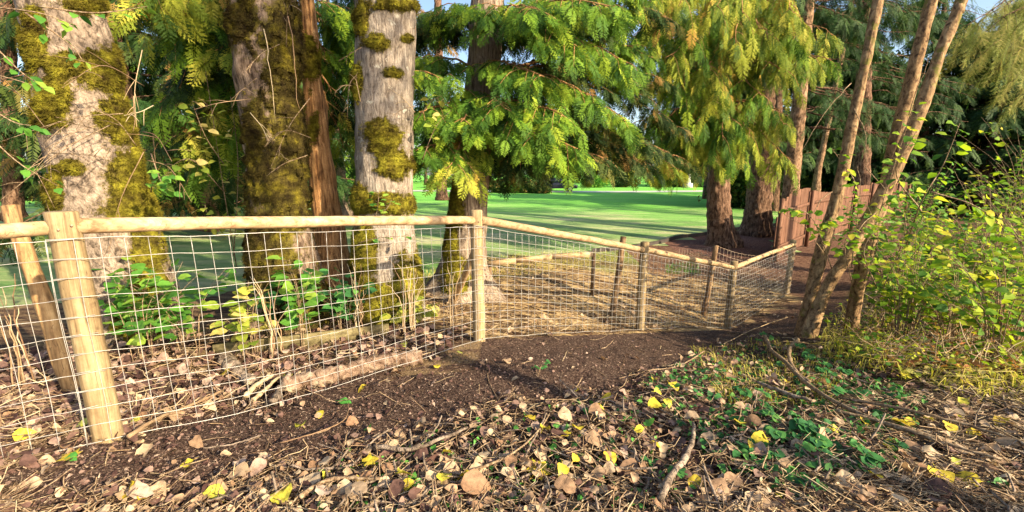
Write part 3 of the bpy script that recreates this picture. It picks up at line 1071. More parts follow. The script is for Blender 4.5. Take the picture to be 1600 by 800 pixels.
# ------------------------------------------------------------------ the wire fence
posts = [np.array([-4.17, 0.42]), np.array([-2.232, 2.13]), np.array([-0.318, 3.88]), np.array([1.76, 5.6]), np.array([3.97, 7.5]), np.array([6.37, 9.6])]
top_px = [None, (97, 330), (746, 328), (1007, 378), (1143, 408), (1237, 375)]
rail_px = [None, (97, 354), (746, 344), (1007, 390), (1143, 418), (1237, 382)]
ptop, rtop, pbase = [], [], []
for i, p in enumerate(posts):
    z0 = hz1(*p)
    pbase.append(z0)
    if i:
        ptop.append(at(*top_px[i], p[1])[2]); rtop.append(at(*rail_px[i], p[1])[2])
    else:
        ptop.append(1.35); rtop.append(1.24)
fence = thing("wire_fence", (posts[2][0], posts[2][1], pbase[2]), "new fence of pale round posts and rails with square wire mesh", "fence")
def post_geo(x, y, z0, z1, r, seed, lean=(0, 0)):
    rg = np.random.default_rng(seed)
    n = 16
    z = np.linspace(z0 - 0.25, z1 - .006, n)
    s = (z - z0) / (z1 - z0)
    path = np.stack([x + lean[0] * s + 0.006 * np.sin(s * 3 + seed), y + lean[1] * s, z], -1)
    rr = r * (1.04 - 0.06 * s) * (1 + rg.normal(size=n) * 0.008)
    path = np.vstack([path, path[-1] + [0, 0, .006]]); rr = np.append(rr, rr[-1] - .008)
    V, T, Q, R = tube(path, rr, 20)
    V[:-2] += ((noise(V[:-2], 14.0, seed) - .5) * 0.006)[:, None] * np.array([1, 1, 0])
    return Buf().add(V, T, Q, R)
rads = [.062, .064, .056, .058, .062, .062]
for i in range(6):
    build("post", post_geo(posts[i][0], posts[i][1], pbase[i], ptop[i], rads[i], i), M["post_wood"], fence, smooth=True)
for i in range(5):
    a, c = posts[i], posts[i + 1]
    d = (c - a) / np.linalg.norm(c - a)
    nv = np.array([d[1], -d[0]])
    p0 = np.array([*(a + d * .02), rtop[i]]); p1 = np.array([*(c - d * .02), rtop[i + 1]])
    P = limb_path(p0, p1, 0.002, i, 14, 0.10)
    r = np.linspace(.040, .036, 14) * (1 + 0.03 * np.sin(np.arange(14) * 1.3 + i))
    if i == 4: r = r * 1.05
    V, T, Q, R = tube(P, r, 14)
    build("rail", Buf().add(V, T, Q, R), M["rail_wood"], fence, smooth=True)
for i in range(1, 6):
    for sx in (-.02, .022):
        c_ = np.array([posts[i][0] + sx * .8, posts[i][1] + sx * .8, rtop[i] + sx * .4])
        nv = norm(np.array([.7, -.7, 0]))
        build("nail", Buf().add(*tube(np.array([c_ + nv * (rads[i] - .004), c_ + nv * (rads[i] + .003)]), .006, 6)), M["old_wire"], fence)
def mesh_bay(i, n_rows=11, pitch=0.093, bot=None, rv=.0021):
    a, c = posts[i], posts[i + 1]
    L = np.linalg.norm(c - a); d = (c - a) / L
    nv = np.array([d[1], -d[0]]) * (rads[i] + .006)
    rg = np.random.default_rng(i + 70)
    s0 = -.07 if i else 0
    S = np.arange(s0, L - .0, pitch)
    s = np.linspace(s0, L + (.05 if i != 3 else 0), 50)
    def basez(q):
        x, y = a[0] + d[0] * q, a[1] + d[1] * q
        g = hz(np.atleast_1d(x), np.atleast_1d(y), False)
        sm = pbase[i] + (pbase[i + 1] - pbase[i]) * q / L
        z = 0.5 * g + 0.5 * sm + .035
        return z if bot is None else z + bot(q / L)
    def topz(q):
        return rtop[i] + (rtop[i + 1] - rtop[i]) * q / L - .055
    b = Buf()
    hv = lambda q, f: np.stack([a[0] + d[0] * q + nv[0], a[1] + d[1] * q + nv[1], basez(q) * (1 - f) + topz(q) * f + 0 * q], -1)
    for k in range(n_rows + 1):
        f = k / n_rows
        P = hv(s, f)
        P[:, 2] += 0.004 * np.sin(s * 9 + k * 1.7) + rg.normal(size=50) * .0012
        P[:, :2] += (d * 0)[None] + (nv / np.linalg.norm(nv))[None] * (0.006 * np.sin(s * 4 + k))[:, None]
        b.add(*tube(P, rv * (1.35 if k in (0, n_rows) else 1.0), 4))
    for q in S:
        f = np.linspace(0, 1, 14)
        qq = q + 0.004 * np.sin(f * 7 + q * 5) + rg.normal() * .002
        P = np.stack([a[0] + d[0] * qq + nv[0] * 1.05, a[1] + d[1] * qq + nv[1] * 1.05, basez(np.full(14, q)) * (1 - f) + topz(q) * f], -1)
        P[0, 2] -= rg.uniform(0, .03)
        b.add(*tube(P, rv, 4))
    build("wire_mesh", b, M["wire"], fence)
mesh_bay(0, rv=.0016); mesh_bay(1, rv=.0017); mesh_bay(2, 12, rv=.0019); mesh_bay(3, 12, .1, rv=.0022); mesh_bay(4, 12, .1, rv=.0025)

# ------------------------------------------------------------------ old posts, brace and rails beyond the new fence
def pole(name, a, b_, r0, r1, m, label, cat, group=None, bark_r=0.01, seed=0, sides=14):
    P = curve([a, (np.array(a) + b_) / 2 + np.array([.01, 0, 0]), b_], 14)
    V, T, Q, R = tube(P, np.linspace(r0, r1, 14), sides)
    V = V + (fbm(V, 9.0, seed) - .5)[:, None] * bark_r * 2
    o = build(name, Buf().add(V, T, Q, R), m, smooth=True, origin=a)
    return tag(o, label, cat, group)
q = gp(62, 640)[0]
pole("old_post", [q[0] - .02, 2.72, q[2] - .1], at(14, 322, 2.75), .047, .044, M["stump_wood"], "weathered brown stump post leaning behind the rail at the photo's left edge", "post", seed=3, bark_r=.014)
pole("old_post", gp(955, 492)[0] - [0, 0, .1], at(974, 370, 6.4), .05, .045, M["old_wood"], "tilted weathered post just behind the fence, topped with a knot of bark", "post", seed=4)
pole("old_post", gp(1098, 492)[0] - [0, 0, .1], at(1119, 384, 8.1), .055, .045, M["old_wood"], "dark tilted post carrying the sagging old wire beside the mulch bed", "post", seed=5)
o = pole("brace_pole", gp(706, 470)[0] - [0, 0, .03], at(742, 392, 4.6), .045, .04, M["rail_wood"], "short pale pole propped diagonally against the cedar behind the middle post", "pole", seed=6)
# low rail of three split pieces on pegs
rl = thing("low_rail", gp(840, 425)[0], "low horizontal wooden rail on short pegs inside the fenced ground", "rail")
pts = [at(762, 412, 6.9), at(806, 407, 7.0), at(862, 401, 7.2), at(926, 397, 7.4)]
for i in range(3):
    a, b_ = pts[i], pts[i + 1]
    dv = norm(b_ - a)
    build("rail", Buf().add(*box((a + b_) / 2, (b_ - a) / 2 * .99, np.array([-dv[1], dv[0], 0]) * .03, np.array([0, 0, .042]))), M["rail_wood"], rl)
for i in (0, 3):
    p = pts[i]; g0 = hz1(p[0], p[1])
    build("peg", Buf().add(*box([p[0] + .03, p[1] + .06, (g0 + p[2]) / 2 - .03], [.03, 0, 0], [0, .03, 0], [0, 0, (p[2] - g0) / 2 + .03])), M["old_wood"], rl)
# sagging old wire
ow = thing("old_wire_netting", gp(1098, 492)[0], "sagging old wire netting hung from the dark tilted post", "netting")
b = Buf()
ends = [at(1062, 388, 8.6), at(1120, 384, 8.1), at(1190, 400, 8.8)]
def sagline(a, c, dz, sag):
    s = np.linspace(0, 1, 14)[:, None]
    P = a * (1 - s) + c * s
    P[:, 2] += -dz - sag * np.sin(pi * s[:, 0])
    return P
for k, dz in enumerate(np.linspace(0, .75, 7)):
    for a, c in ((ends[0], ends[1]), (ends[1], ends[2])):
        b.add(*tube(sagline(a, c, dz, .05 + .05 * k / 6), .003, 4))
for a, c in ((ends[0], ends[1]), (ends[1], ends[2])):
    A1, B1 = sagline(a, c, 0, .05), sagline(a, c, .75, .1)
    for i in range(14):
        b.add(*tube(np.array([A1[i], B1[i]]), .0025, 4))
build("netting", b, M["old_wire"], ow)

# ------------------------------------------------------------------ red-brown board fence running away on the right
wf = thing("board_fence", (WF_A[0], WF_A[1], hz1(*WF_A)), "red-brown vertical board fence running away behind the slanting trunks", "fence")
d = (WF_B - WF_A); Lw = np.linalg.norm(d); d = d / Lw; nv = np.array([d[1], -d[0]])
wid = 0.145
nb = int(Lw / (wid + .008))
panel = [make_mesh("board", *(lambda v: (v[0], v[1], v[2]))(box([0, 0, .5], [.5, 0, 0], [0, .5, 0], [0, 0, .5]))) for _ in range(1)]
panel[0].materials.append(M["fence_board_wood"])
rgf = np.random.default_rng(4)
for k in range(nb):
    s = (k + .5) * (wid + .008)
    if rgf.random() < .05 and k > 30: continue
    p = WF_A + d * s
    z0 = hz1(*p) + .04
    h = 1.72 + rgf.uniform(-.015, .015)
    if s < 1.1: h = 1.72 - .62 * (1 - sin(pi / 2 * s / 1.1))
    h += .08 * sin(s * .9) - (.12 if int(s / 2.4) % 2 else 0)
    Mt = np.eye(4)
    Mt[:3, 0] = [d[0] * wid, d[1] * wid, 0]; Mt[:3, 1] = [nv[0] * .02, nv[1] * .02, 0]; Mt[:3, 2] = [-.02 * h + rgf.normal() * .01, 0, h]
    off = .004 * (k % 2)
    Mt[:3, 3] = [p[0] + nv[0] * off, p[1] + nv[1] * off, z0]
    place("board", panel[0], Mt, wf)
for k in range(int(Lw / 2.4)):
    for zz in (.35, 1.35):
        a = WF_A + d * 2.4 * k + nv * .04; c = WF_A + d * 2.4 * (k + 1) + nv * .04
        za, zc_ = hz1(*a) + zz, hz1(*c) + zz
        A3, C3 = np.array([*a, za]), np.array([*c, zc_])
        build("rail", Buf().add(*box((A3 + C3) / 2, (C3 - A3) / 2, [nv[0] * .018, nv[1] * .018, 0], [0, 0, .042])), M["fence_board_wood"], wf)
    a = WF_A + d * 2.4 * k + nv * .1
    build("post", Buf().add(*box([a[0], a[1], hz1(*a) + .8], [.045, 0, 0], [0, .045, 0], [0, 0, .95])), M["fence_board_wood"], wf)

# ------------------------------------------------------------------ big trunks near the fence
def tree(name, g, m, label, cat="tree", group=None):
    t = thing(name, base_of(g), label, cat, group)
    trunk_part(g, m, t)
    return t
g1 = trunk_grid([(222, 532, 150), (200, 450, 155), (166, 330, 158), (140, 230, 146), (122, 140, 142), (108, 60, 140), (92, 0, 140)], 3.95, 4.5, sides=110, ridge=0.010, flare=.22, seed=1, lump=.035)
E1 = [(80, 158, 34, 48), (172, 108, 64, 36), (192, 185, 48, 40), (205, 275, 48, 36), (205, 325, 52, 40), (110, 262, 30, 14), (150, 5, 60, 20), (55, 60, 22, 60), (85, 300, 16, 40), (230, 420, 30, 80), (215, 500, 50, 40), (100, 100, 50, 20), (225, 230, 22, 60)]
add_mossy(g1, E1, 1)
t1 = tree("maple_tree", g1, M["grey_bark"], "thick pale grey trunk with yellow moss cushions behind the leaning end post")
moss(g1, t1, E1, 1, .032)
g2 = trunk_grid([(455, 510, 138), (448, 440, 116), (436, 330, 98), (426, 200, 96), (419, 120, 98), (410, 0, 108)], 4.6, 5, sides=100, ridge=.014, flare=.2, seed=2, lump=.05)
E2 = [(450, 60, 50, 90), (455, 180, 42, 90), (440, 290, 60, 80), (420, 400, 50, 70), (470, 480, 60, 50), (380, 30, 30, 40), (400, 200, 20, 60), (430, 350, 60, 30)]
add_mossy(g2, E2, 2)
t2 = tree("mossy_tree", g2, M["mossy_bark"], "dark trunk almost covered in brown moss between the two pale trunks")
moss(g2, t2, E2, 2, .04, noise_amt=1.7, mm='brown_moss')
g2b = trunk_grid([(528, 452, 66), (518, 390, 50), (509, 320, 46), (498, 230, 38), (489, 130, 31), (482, 40, 28), (478, -20, 26)], 5.3, 6, sides=48, ridge=.012, ridge_n=26, flare=.35, seed=3)
t2b = tree("slender_cedar", g2b, M["cedar_bark"], "slender orange-barked cedar stem just right of the dark mossy trunk", "tree")
moss(g2b, t2b, [(485, 90, 14, 40), (492, 200, 10, 30)], 3, .02)
g3 = trunk_grid([(607, 510, 112), (605, 460, 104), (602, 380, 96), (602, 300, 90), (601, 200, 91), (602, 100, 92), (604, 0, 94)], 4.9, 6, sides=96, ridge=.009, ridge_n=34, flare=.3, seed=4, lump=.018)
E3 = [(598, 212, 30, 28), (615, 255, 30, 26), (590, 66, 24, 14), (613, 114, 18, 10), (600, 318, 60, 20), (620, 8, 46, 12), (566, 30, 12, 30), (560, 130, 8, 30), (636, 450, 28, 60), (590, 480, 60, 40), (636, 60, 10, 9), (570, 400, 22, 60), (560, 310, 20, 24)]
add_mossy(g3, E3, 4)
t3 = tree("maple_tree", g3, M["grey_bark_lichen"], "straight pale grey trunk with dark moss cushions left of the cedar")
moss(g3, t3, E3, 4, .04)
g4 = trunk_grid([(722, 462, 92), (726, 400, 66), (735, 310, 56), (742, 240, 52), (752, 150, 52), (760, 50, 52), (762, -20, 52)], 6.2, 7.5, sides=72, ridge=.013, ridge_n=30, flare=.45, seed=5)
E4 = [(712, 320, 16, 50), (705, 380, 14, 60), (712, 430, 24, 40)]
add_mossy(g4, E4, 5)
t4 = tree("cedar_tree", g4, M["cedar_bark_grey"], "leaning cedar with drooping green fronds behind the middle fence post")
moss(g4, t4, E4, 5, .025)
g5 = trunk_grid([(1128, 378, 46), (1125, 350, 41), (1122, 310, 37), (1124, 260, 36), (1122, 150, 35), (1120, 0, 33)], 13.6, 13, sides=56, ridge=.025, ridge_n=16, flare=.28, seed=6, flare_h=.25)
t5 = tree("sunlit_cedar", g5, M["fir_bark"], "dark furrowed trunk with hanging yellow-green boughs on the mulch bed")
g6 = trunk_grid([(1182, 362, 46), (1185, 320, 42), (1188, 270, 41), (1190, 200, 39), (1192, 100, 38), (1192, 0, 34)], 15.5, 14, sides=56, ridge=.035, ridge_n=16, flare=.22, seed=7, flare_h=.3)
t6 = tree("fir_tree", g6, M["fir_bark"], "broadest dark furrowed fir trunk, second on the mulch bed")
g7 = trunk_grid([(1228, 385, 30), (1235, 300, 26), (1245, 200, 25), (1254, 100, 22), (1262, 0, 20)], 14.2, 12, sides=40, ridge=.012, flare=.2, seed=8)
t7 = tree("pine_tree", g7, M["pine_bark"], "sunlit brown pine trunk rising just behind the board fence end")
g8 = trunk_grid([(1274, 305, 15), (1279, 262, 12), (1285, 235, 11), (1292, 200, 10)], 24, 12, sides=16, ridge=.01, flare=.2, seed=9)
t8 = tree("pine_tree", g8, M["pine_bark"], "thin far brown pine trunk above the board fence top")
g9 = trunk_grid([(541, 335, 30), (537, 310, 20), (530, 260, 18), (522, 200, 16), (515, 100, 15)], 17, 12, sides=24, ridge=.012, flare=.5, seed=10)
t9 = tree("bare_trunk", g9, M["cedar_bark_grey"], "thin leaning grey-brown trunk on the lawn between two near trunks", "tree")
for k, (x0, y0, x1, y1, w, Y, lab) in enumerate([(1345, 320, 1352, 0, 26, 19, "dark fir trunk in deep shade between the slanting alder stems"),
                                       (1208, 330, 1222, 0, 16, 26, "far dark trunk between the broad fir and the sunlit pine"),
                                       (328, 345, 318, 100, 24, 13, "short reddish trunk in shadow behind the pale vine leaves"),
                                       (212, 335, 205, 0, 30, 14, "dark trunk in shadow right of the thick pale trunk"),
                                       (22, 330, 10, 0, 30, 14, "dark trunk in shadow at the photo's left edge"), (690, 300, 684, 0, 14, 26, "thin far trunk seen between the pale trunk and the cedar")]):
    g = trunk_grid([(x0, y0, w * 1.15), ((x0 + x1) / 2, (y0 + y1) / 2, w), (x1, y1, w * .85)], Y, 13, sides=24, ridge=.02, flare=.3, seed=20 + k)
    ft_ = tree("forest_tree", g, M["fir_bark"], lab)
    if k == 0: FT = ft_

# unseen leafy tree added behind the camera to dapple the trunks and the litter
z = hz1(6.3, -1.6)
dapple_tree = thing("alder_tree", (6.3, -1.6, z), "unseen leafy tree added right of and behind the camera for its dappled shade", "tree")
build("trunk", Buf().add(*tube(curve([[6.3, -1.6, z - .3], [6.2, -1.5, z + 3], [6.0, -1.4, z + 9]], 12), np.linspace(.13, .05, 12), 12)), M["alder_bark"], dapple_tree, smooth=True)
rg = np.random.default_rng(91)
cc = np.array([6.0, -1.4, z + 7.4]) + rdir(30, rg) * np.array([1.5, 1.5, 1.6]) * rg.random((30, 1)) ** .5
p = cc[rg.integers(0, 30, 520)] + rg.normal(size=(520, 3)) * .3
b = Buf()
instances(b, CLUMP, p, rdir(520, rg), rdir(520, rg), rg.uniform(.10, .2, 520), 91)
build("crown", b, M["broadleaf"], dapple_tree, kind='stuff')

def bare_twigs(host, starts, Y, n, ln, seed, side=0):
    rg = np.random.default_rng(seed)
    for k in range(n):
        x0, x1, y0, y1 = starts[k % len(starts)]
        a = at(rg.uniform(x0, x1), rg.uniform(y0, y1), Y + rg.uniform(-.25, .1))
        d = norm(np.array([rg.normal() * .6 + side, -.5 + rg.normal() * .3, rg.normal() * .45 - .1]))
        Lh = rg.uniform(*ln)
        m1 = a + d * Lh * .5 + rg.normal(size=3) * .05 * Lh
        e = a + d * Lh + np.array([0, 0, -.18 * Lh]) + rg.normal(size=3) * .1 * Lh
        P = curve([a, m1, e], 12)
        b = Buf().add(*tube(P, np.linspace(.004, .0014, 12), 4))
        for j in (4, 6, 8, 9):
            d2 = norm(norm(P[j + 1] - P[j]) + rdir(1, rg)[0] * .9)
            L2 = Lh * rg.uniform(.15, .35)
            b.add(*tube(curve([P[j], P[j] + d2 * L2 * .5, P[j] + d2 * L2 + [0, 0, -.02]], 5), np.linspace(.003, .0012, 5), 3))
        build("twig", b, M["twig" if k % 3 else "straw"], host, smooth=True)
bare_twigs(t1, [(215, 240, 60, 290), (60, 85, 60, 300), (120, 220, 90, 240)], 3.6, 16, (.3, .9), 61, .25)
bare_twigs(t2, [(380, 400, 20, 200), (470, 490, 20, 260), (410, 450, 20, 80)], 4.2, 8, (.3, .7), 62)
bare_twigs(t3, [(555, 570, 60, 160), (640, 650, 40, 300)], 4.6, 7, (.2, .5), 63)
for k, (a, c_) in enumerate([((412, 45, 4.1), (430, 190, 4.1)), ((450, 25, 4.1), (468, 170, 4.1)), ((209, 150, 3.4), (208, 205, 3.4))]):
    P = limb_path(at(*a), at(*c_), .02, k + 9, 10)
    build("twig", Buf().add(*tube(P, np.linspace(.005, .002, 10), 5)), M["straw"], t2 if k < 2 else t1, smooth=True)

# slanting alder clump front right: three stems from one base
al = thing("alder_tree", gp(1262, 520)[0], "clump of three slanting alder stems with sunlit right sides", "tree")
for spec, Y, sd, ly in (([(1256, 524, 32), (1270, 450, 29), (1284, 390, 30), (1312, 290, 27), (1330, 200, 26), (1350, 110, 24), (1364, 40, 22), (1375, -15, 21)], 5.4, 30, 0),
                    ([(1266, 512, 28), (1292, 450, 26), (1330, 390, 29), (1370, 320, 34), (1405, 250, 33), (1440, 165, 31), (1470, 80, 28), (1500, 8, 26), (1508, -15, 25)], 5.2, 31, 0),
                    ([(1330, 505, 28), (1342, 440, 30), (1362, 360, 32), (1382, 300, 33), (1398, 230, 34), (1418, 150, 33), (1440, 60, 31), (1460, -15, 29)], 5.6, 32, 0)):
    spec = [(a_, b_, c_ * .76) for a_, b_, c_ in spec]
    g = trunk_grid(spec, Y, 6.5, sides=40, ridge=.004, flare=.25, seed=sd, lump=.014, step=.04, lean_y=ly)
    trunk_part(g, M["alder_bark"], al, "stem")
for k, (a, c_, r) in enumerate([((1300, 300, 5.3), (1262, 345, 5.0), .007), ((1335, 170, 5.3), (1352, 262, 5.1), .006), ((1352, 262, 5.1), (1402, 330, 5.0), .005), ((1340, 260, 5.1), (1345, 320, 5.1), .004),
                              ((1420, 180, 5.1), (1450, 90, 4.8), .006), ((1330, 130, 5.3), (1250, 240, 5.0), .005), ((1370, 330, 5.1), (1300, 420, 4.7), .006), ((1290, 400, 5.2), (1216, 330, 4.6), .005)]):
    P = limb_path(at(*a), at(*c_), .08, k + 60, 10)
    build("twig", Buf().add(*tube(P, np.linspace(r, r * .4, 10), 5)), M["twig"], al, smooth=True)

# ------------------------------------------------------------------ boughs
def L(a, c, tw=14, sag=.08, r0=.02, **k):
    return dict(p0=at(*a), p1=at(*c), sag=sag, r0=r0, twigs=tw, **k)
# green cedar behind the middle post
T4x = [(760, 40, 6.1), (756, 110, 6.1), (750, 170, 6.1), (745, 215, 6.1)]
lim = [
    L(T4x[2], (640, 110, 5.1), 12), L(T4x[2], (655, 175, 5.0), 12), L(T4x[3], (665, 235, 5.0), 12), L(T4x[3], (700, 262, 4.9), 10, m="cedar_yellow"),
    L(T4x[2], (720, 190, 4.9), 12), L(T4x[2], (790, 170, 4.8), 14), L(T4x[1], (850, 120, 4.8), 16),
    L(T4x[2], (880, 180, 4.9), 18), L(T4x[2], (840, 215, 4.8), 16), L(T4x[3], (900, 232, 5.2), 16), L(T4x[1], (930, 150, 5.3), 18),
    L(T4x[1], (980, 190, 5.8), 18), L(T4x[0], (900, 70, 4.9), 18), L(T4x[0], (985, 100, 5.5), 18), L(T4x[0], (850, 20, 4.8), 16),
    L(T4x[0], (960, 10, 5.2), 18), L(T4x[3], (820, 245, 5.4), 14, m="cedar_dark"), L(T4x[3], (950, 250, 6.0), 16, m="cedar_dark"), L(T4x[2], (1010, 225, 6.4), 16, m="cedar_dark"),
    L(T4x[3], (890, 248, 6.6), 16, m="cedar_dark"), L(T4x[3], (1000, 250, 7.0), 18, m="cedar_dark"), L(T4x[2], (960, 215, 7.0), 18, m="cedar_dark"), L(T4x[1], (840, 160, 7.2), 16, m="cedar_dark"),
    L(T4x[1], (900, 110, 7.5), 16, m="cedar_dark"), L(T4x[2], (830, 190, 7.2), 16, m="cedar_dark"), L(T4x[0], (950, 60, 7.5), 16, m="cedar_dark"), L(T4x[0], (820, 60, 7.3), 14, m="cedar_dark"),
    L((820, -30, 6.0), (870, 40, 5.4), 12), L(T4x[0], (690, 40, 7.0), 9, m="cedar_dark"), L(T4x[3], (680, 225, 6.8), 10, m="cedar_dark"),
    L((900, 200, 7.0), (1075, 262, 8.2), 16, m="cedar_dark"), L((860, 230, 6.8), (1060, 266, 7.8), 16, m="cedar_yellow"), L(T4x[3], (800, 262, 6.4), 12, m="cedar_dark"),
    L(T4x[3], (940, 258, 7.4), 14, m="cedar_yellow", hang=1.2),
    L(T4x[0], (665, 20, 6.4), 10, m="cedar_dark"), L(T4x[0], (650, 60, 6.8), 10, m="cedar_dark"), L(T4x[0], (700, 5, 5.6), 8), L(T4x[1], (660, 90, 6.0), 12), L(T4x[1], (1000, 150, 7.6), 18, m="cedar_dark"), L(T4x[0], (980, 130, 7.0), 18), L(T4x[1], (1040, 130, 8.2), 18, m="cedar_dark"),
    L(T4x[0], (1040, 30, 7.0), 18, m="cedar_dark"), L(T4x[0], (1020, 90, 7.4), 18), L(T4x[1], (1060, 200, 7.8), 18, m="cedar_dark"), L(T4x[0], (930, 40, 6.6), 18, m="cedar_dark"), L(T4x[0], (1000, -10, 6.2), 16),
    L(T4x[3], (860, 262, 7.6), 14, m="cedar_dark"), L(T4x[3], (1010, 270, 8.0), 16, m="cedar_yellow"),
]
for l in lim:
    l.setdefault('per', 8); l.setdefault('size', (.15, .31)); l.setdefault('tl', (.3, .65)); l['twigs'] = int(l['twigs'] * 1.25)
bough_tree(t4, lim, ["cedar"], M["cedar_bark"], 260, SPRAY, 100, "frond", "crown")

# hanging cedar in the middle distance, its sunlit yellow put into the colour
lim = []
C5 = [(1122, 40, 12.6), (1122, 110, 12.8), (1124, 170, 13.0), (1124, 220, 13.0)]
ends5 = [(1010, 40, 8.5), (1040, 90, 8.6), (1000, 0, 7.5), (1080, 60, 8.6), (1060, 140, 9.0), (1110, 110, 8.6), (1150, 70, 8.4), (1200, 60, 8.4), (1255, 65, 8.6), (1290, 90, 9.0), (1240, 20, 8.2), (1160, 20, 8.0),
         (1120, 160, 8.8), (1150, 190, 9.0), (1190, 150, 9.0), (1225, 195, 9.4), (1170, 215, 9.2), (1238, 250, 9.6), (1130, 220, 9.0), (1090, 190, 9.4), (1080, 240, 9.8), (1060, 215, 9.6), (1110, 255, 9.4), (1160, 250, 9.8), (1045, 250, 10), (1300, 55, 9.5), (1120, 10, 8), (1060, 10, 8), (980, 60, 8.5), (960, 20, 8), (1010, 100, 9.2), (990, 140, 9.6), (940, 90, 9), (1020, 190, 10), (970, 200, 10.5), (1265, 90, 9), (1230, 110, 9), (1250, 30, 8.6), (1040, 270, 10.5)]
for k, e in enumerate(ends5):
    s = C5[min(3, max(0, int((e[1] + 10) / 60)))]
    lim.append(L((s[0], s[1] - 45, s[2] - .4), e, 15, sag=.1, r0=.035, m="cedar_yellow" if k % 5 < 3 else "cedar", hang=2.0, tl=(.35, .8), per=8, size=(.24, .46), start=.3))
for k, e in enumerate([(1030, 170, 12), (1070, 250, 12.5), (1150, 230, 12.5), (1180, 180, 13), (1200, 100, 12.5), (1090, 100, 12.5), (1160, 60, 12), (1040, 60, 12), (1010, 235, 12)]):
    s = C5[k % 4]
    lim.append(L((s[0], s[1] - 30, 13.2), e, 14, m="cedar_dark", hang=1.6, tl=(.5, .9), per=5, size=(.35, .6)))
bough_tree(t5, lim, ["cedar_yellow"], M["cedar_bark"], 260, [spray_mesh(s + 20, 9, 2, .30, .1) for s in range(4)] + SPRAY[:2], 300, "frond", "crown", 20)

# left hand cedar boughs between the pale trunk and the mossy one
lim = []
S = (484, 40, 6.0)
for k, e in enumerate([(250, 60, 4.9), (300, 40, 5.0), (345, 75, 4.9), (270, 120, 5.2), (240, 170, 5.0), (320, 150, 5.6), (290, 200, 5.3), (250, 230, 5.2), (330, 240, 5.4), (300, 262, 5.4), (250, 20, 4.7), (350, 20, 5.2),
                       (235, 265, 5.3), (360, 180, 5.8), (210, 10, 4.4), (380, 60, 5.1), (530, 120, 6.8), (535, 60, 6.6), (540, 240, 7.2), (550, 200, 7.0), (520, 20, 6.4)]):
    lim.append(L((S[0] - 10, min(S[1] - 60 + e[1] * .5, 200), 6.2), e, 12, m=["cedar", "cedar", "cedar_yellow", "cedar_dark"][k % 4], per=6, size=(.2, .38), start=.4))
for e in [(260, 120, 8), (330, 90, 8), (300, 200, 8.5), (360, 250, 8.5), (250, 260, 8.5), (340, 300, 9), (230, 200, 8), (540, 150, 8.5), (520, 90, 8), (680, 60, 9)]:
    lim.append(L((S[0], e[1] - 80, 7.5), e, 12, m="cedar_dark", per=5, size=(.3, .5), tl=(.4, .8)))
bough_tree(t2b, lim, ["cedar"], M["cedar_bark"], 160, SPRAY, 500, "frond", "crown")

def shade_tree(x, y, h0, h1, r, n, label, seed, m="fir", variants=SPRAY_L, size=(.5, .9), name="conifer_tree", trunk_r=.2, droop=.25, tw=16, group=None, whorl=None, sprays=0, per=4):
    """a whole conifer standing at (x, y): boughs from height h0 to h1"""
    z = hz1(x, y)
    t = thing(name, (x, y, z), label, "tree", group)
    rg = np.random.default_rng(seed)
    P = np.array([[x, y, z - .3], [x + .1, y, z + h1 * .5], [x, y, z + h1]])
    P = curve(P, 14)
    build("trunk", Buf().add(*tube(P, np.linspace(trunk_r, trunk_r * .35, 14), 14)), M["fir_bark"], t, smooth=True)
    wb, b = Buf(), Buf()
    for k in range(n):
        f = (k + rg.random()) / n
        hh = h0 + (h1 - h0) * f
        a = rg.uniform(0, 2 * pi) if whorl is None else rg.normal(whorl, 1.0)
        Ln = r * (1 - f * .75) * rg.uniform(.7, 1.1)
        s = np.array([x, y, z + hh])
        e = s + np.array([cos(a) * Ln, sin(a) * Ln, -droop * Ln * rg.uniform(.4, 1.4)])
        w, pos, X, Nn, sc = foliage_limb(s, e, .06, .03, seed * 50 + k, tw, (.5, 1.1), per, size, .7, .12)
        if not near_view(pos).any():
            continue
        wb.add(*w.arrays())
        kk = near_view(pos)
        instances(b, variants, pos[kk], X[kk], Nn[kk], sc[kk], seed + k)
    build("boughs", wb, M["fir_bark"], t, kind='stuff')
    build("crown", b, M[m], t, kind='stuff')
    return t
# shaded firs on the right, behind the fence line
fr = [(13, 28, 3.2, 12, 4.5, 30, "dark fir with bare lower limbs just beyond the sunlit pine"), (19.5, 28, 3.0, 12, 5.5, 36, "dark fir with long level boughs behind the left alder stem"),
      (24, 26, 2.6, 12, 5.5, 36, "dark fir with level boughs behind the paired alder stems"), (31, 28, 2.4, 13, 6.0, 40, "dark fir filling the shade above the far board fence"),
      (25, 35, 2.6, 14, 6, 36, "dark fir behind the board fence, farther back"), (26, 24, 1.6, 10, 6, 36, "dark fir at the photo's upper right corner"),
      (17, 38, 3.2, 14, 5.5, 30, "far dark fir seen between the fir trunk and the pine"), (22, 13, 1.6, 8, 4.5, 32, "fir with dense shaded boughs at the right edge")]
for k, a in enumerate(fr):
    shade_tree(*a, seed=40 + k, m="fir", size=(.5, .95), tw=16, per=5, trunk_r=.28, droop=.12)
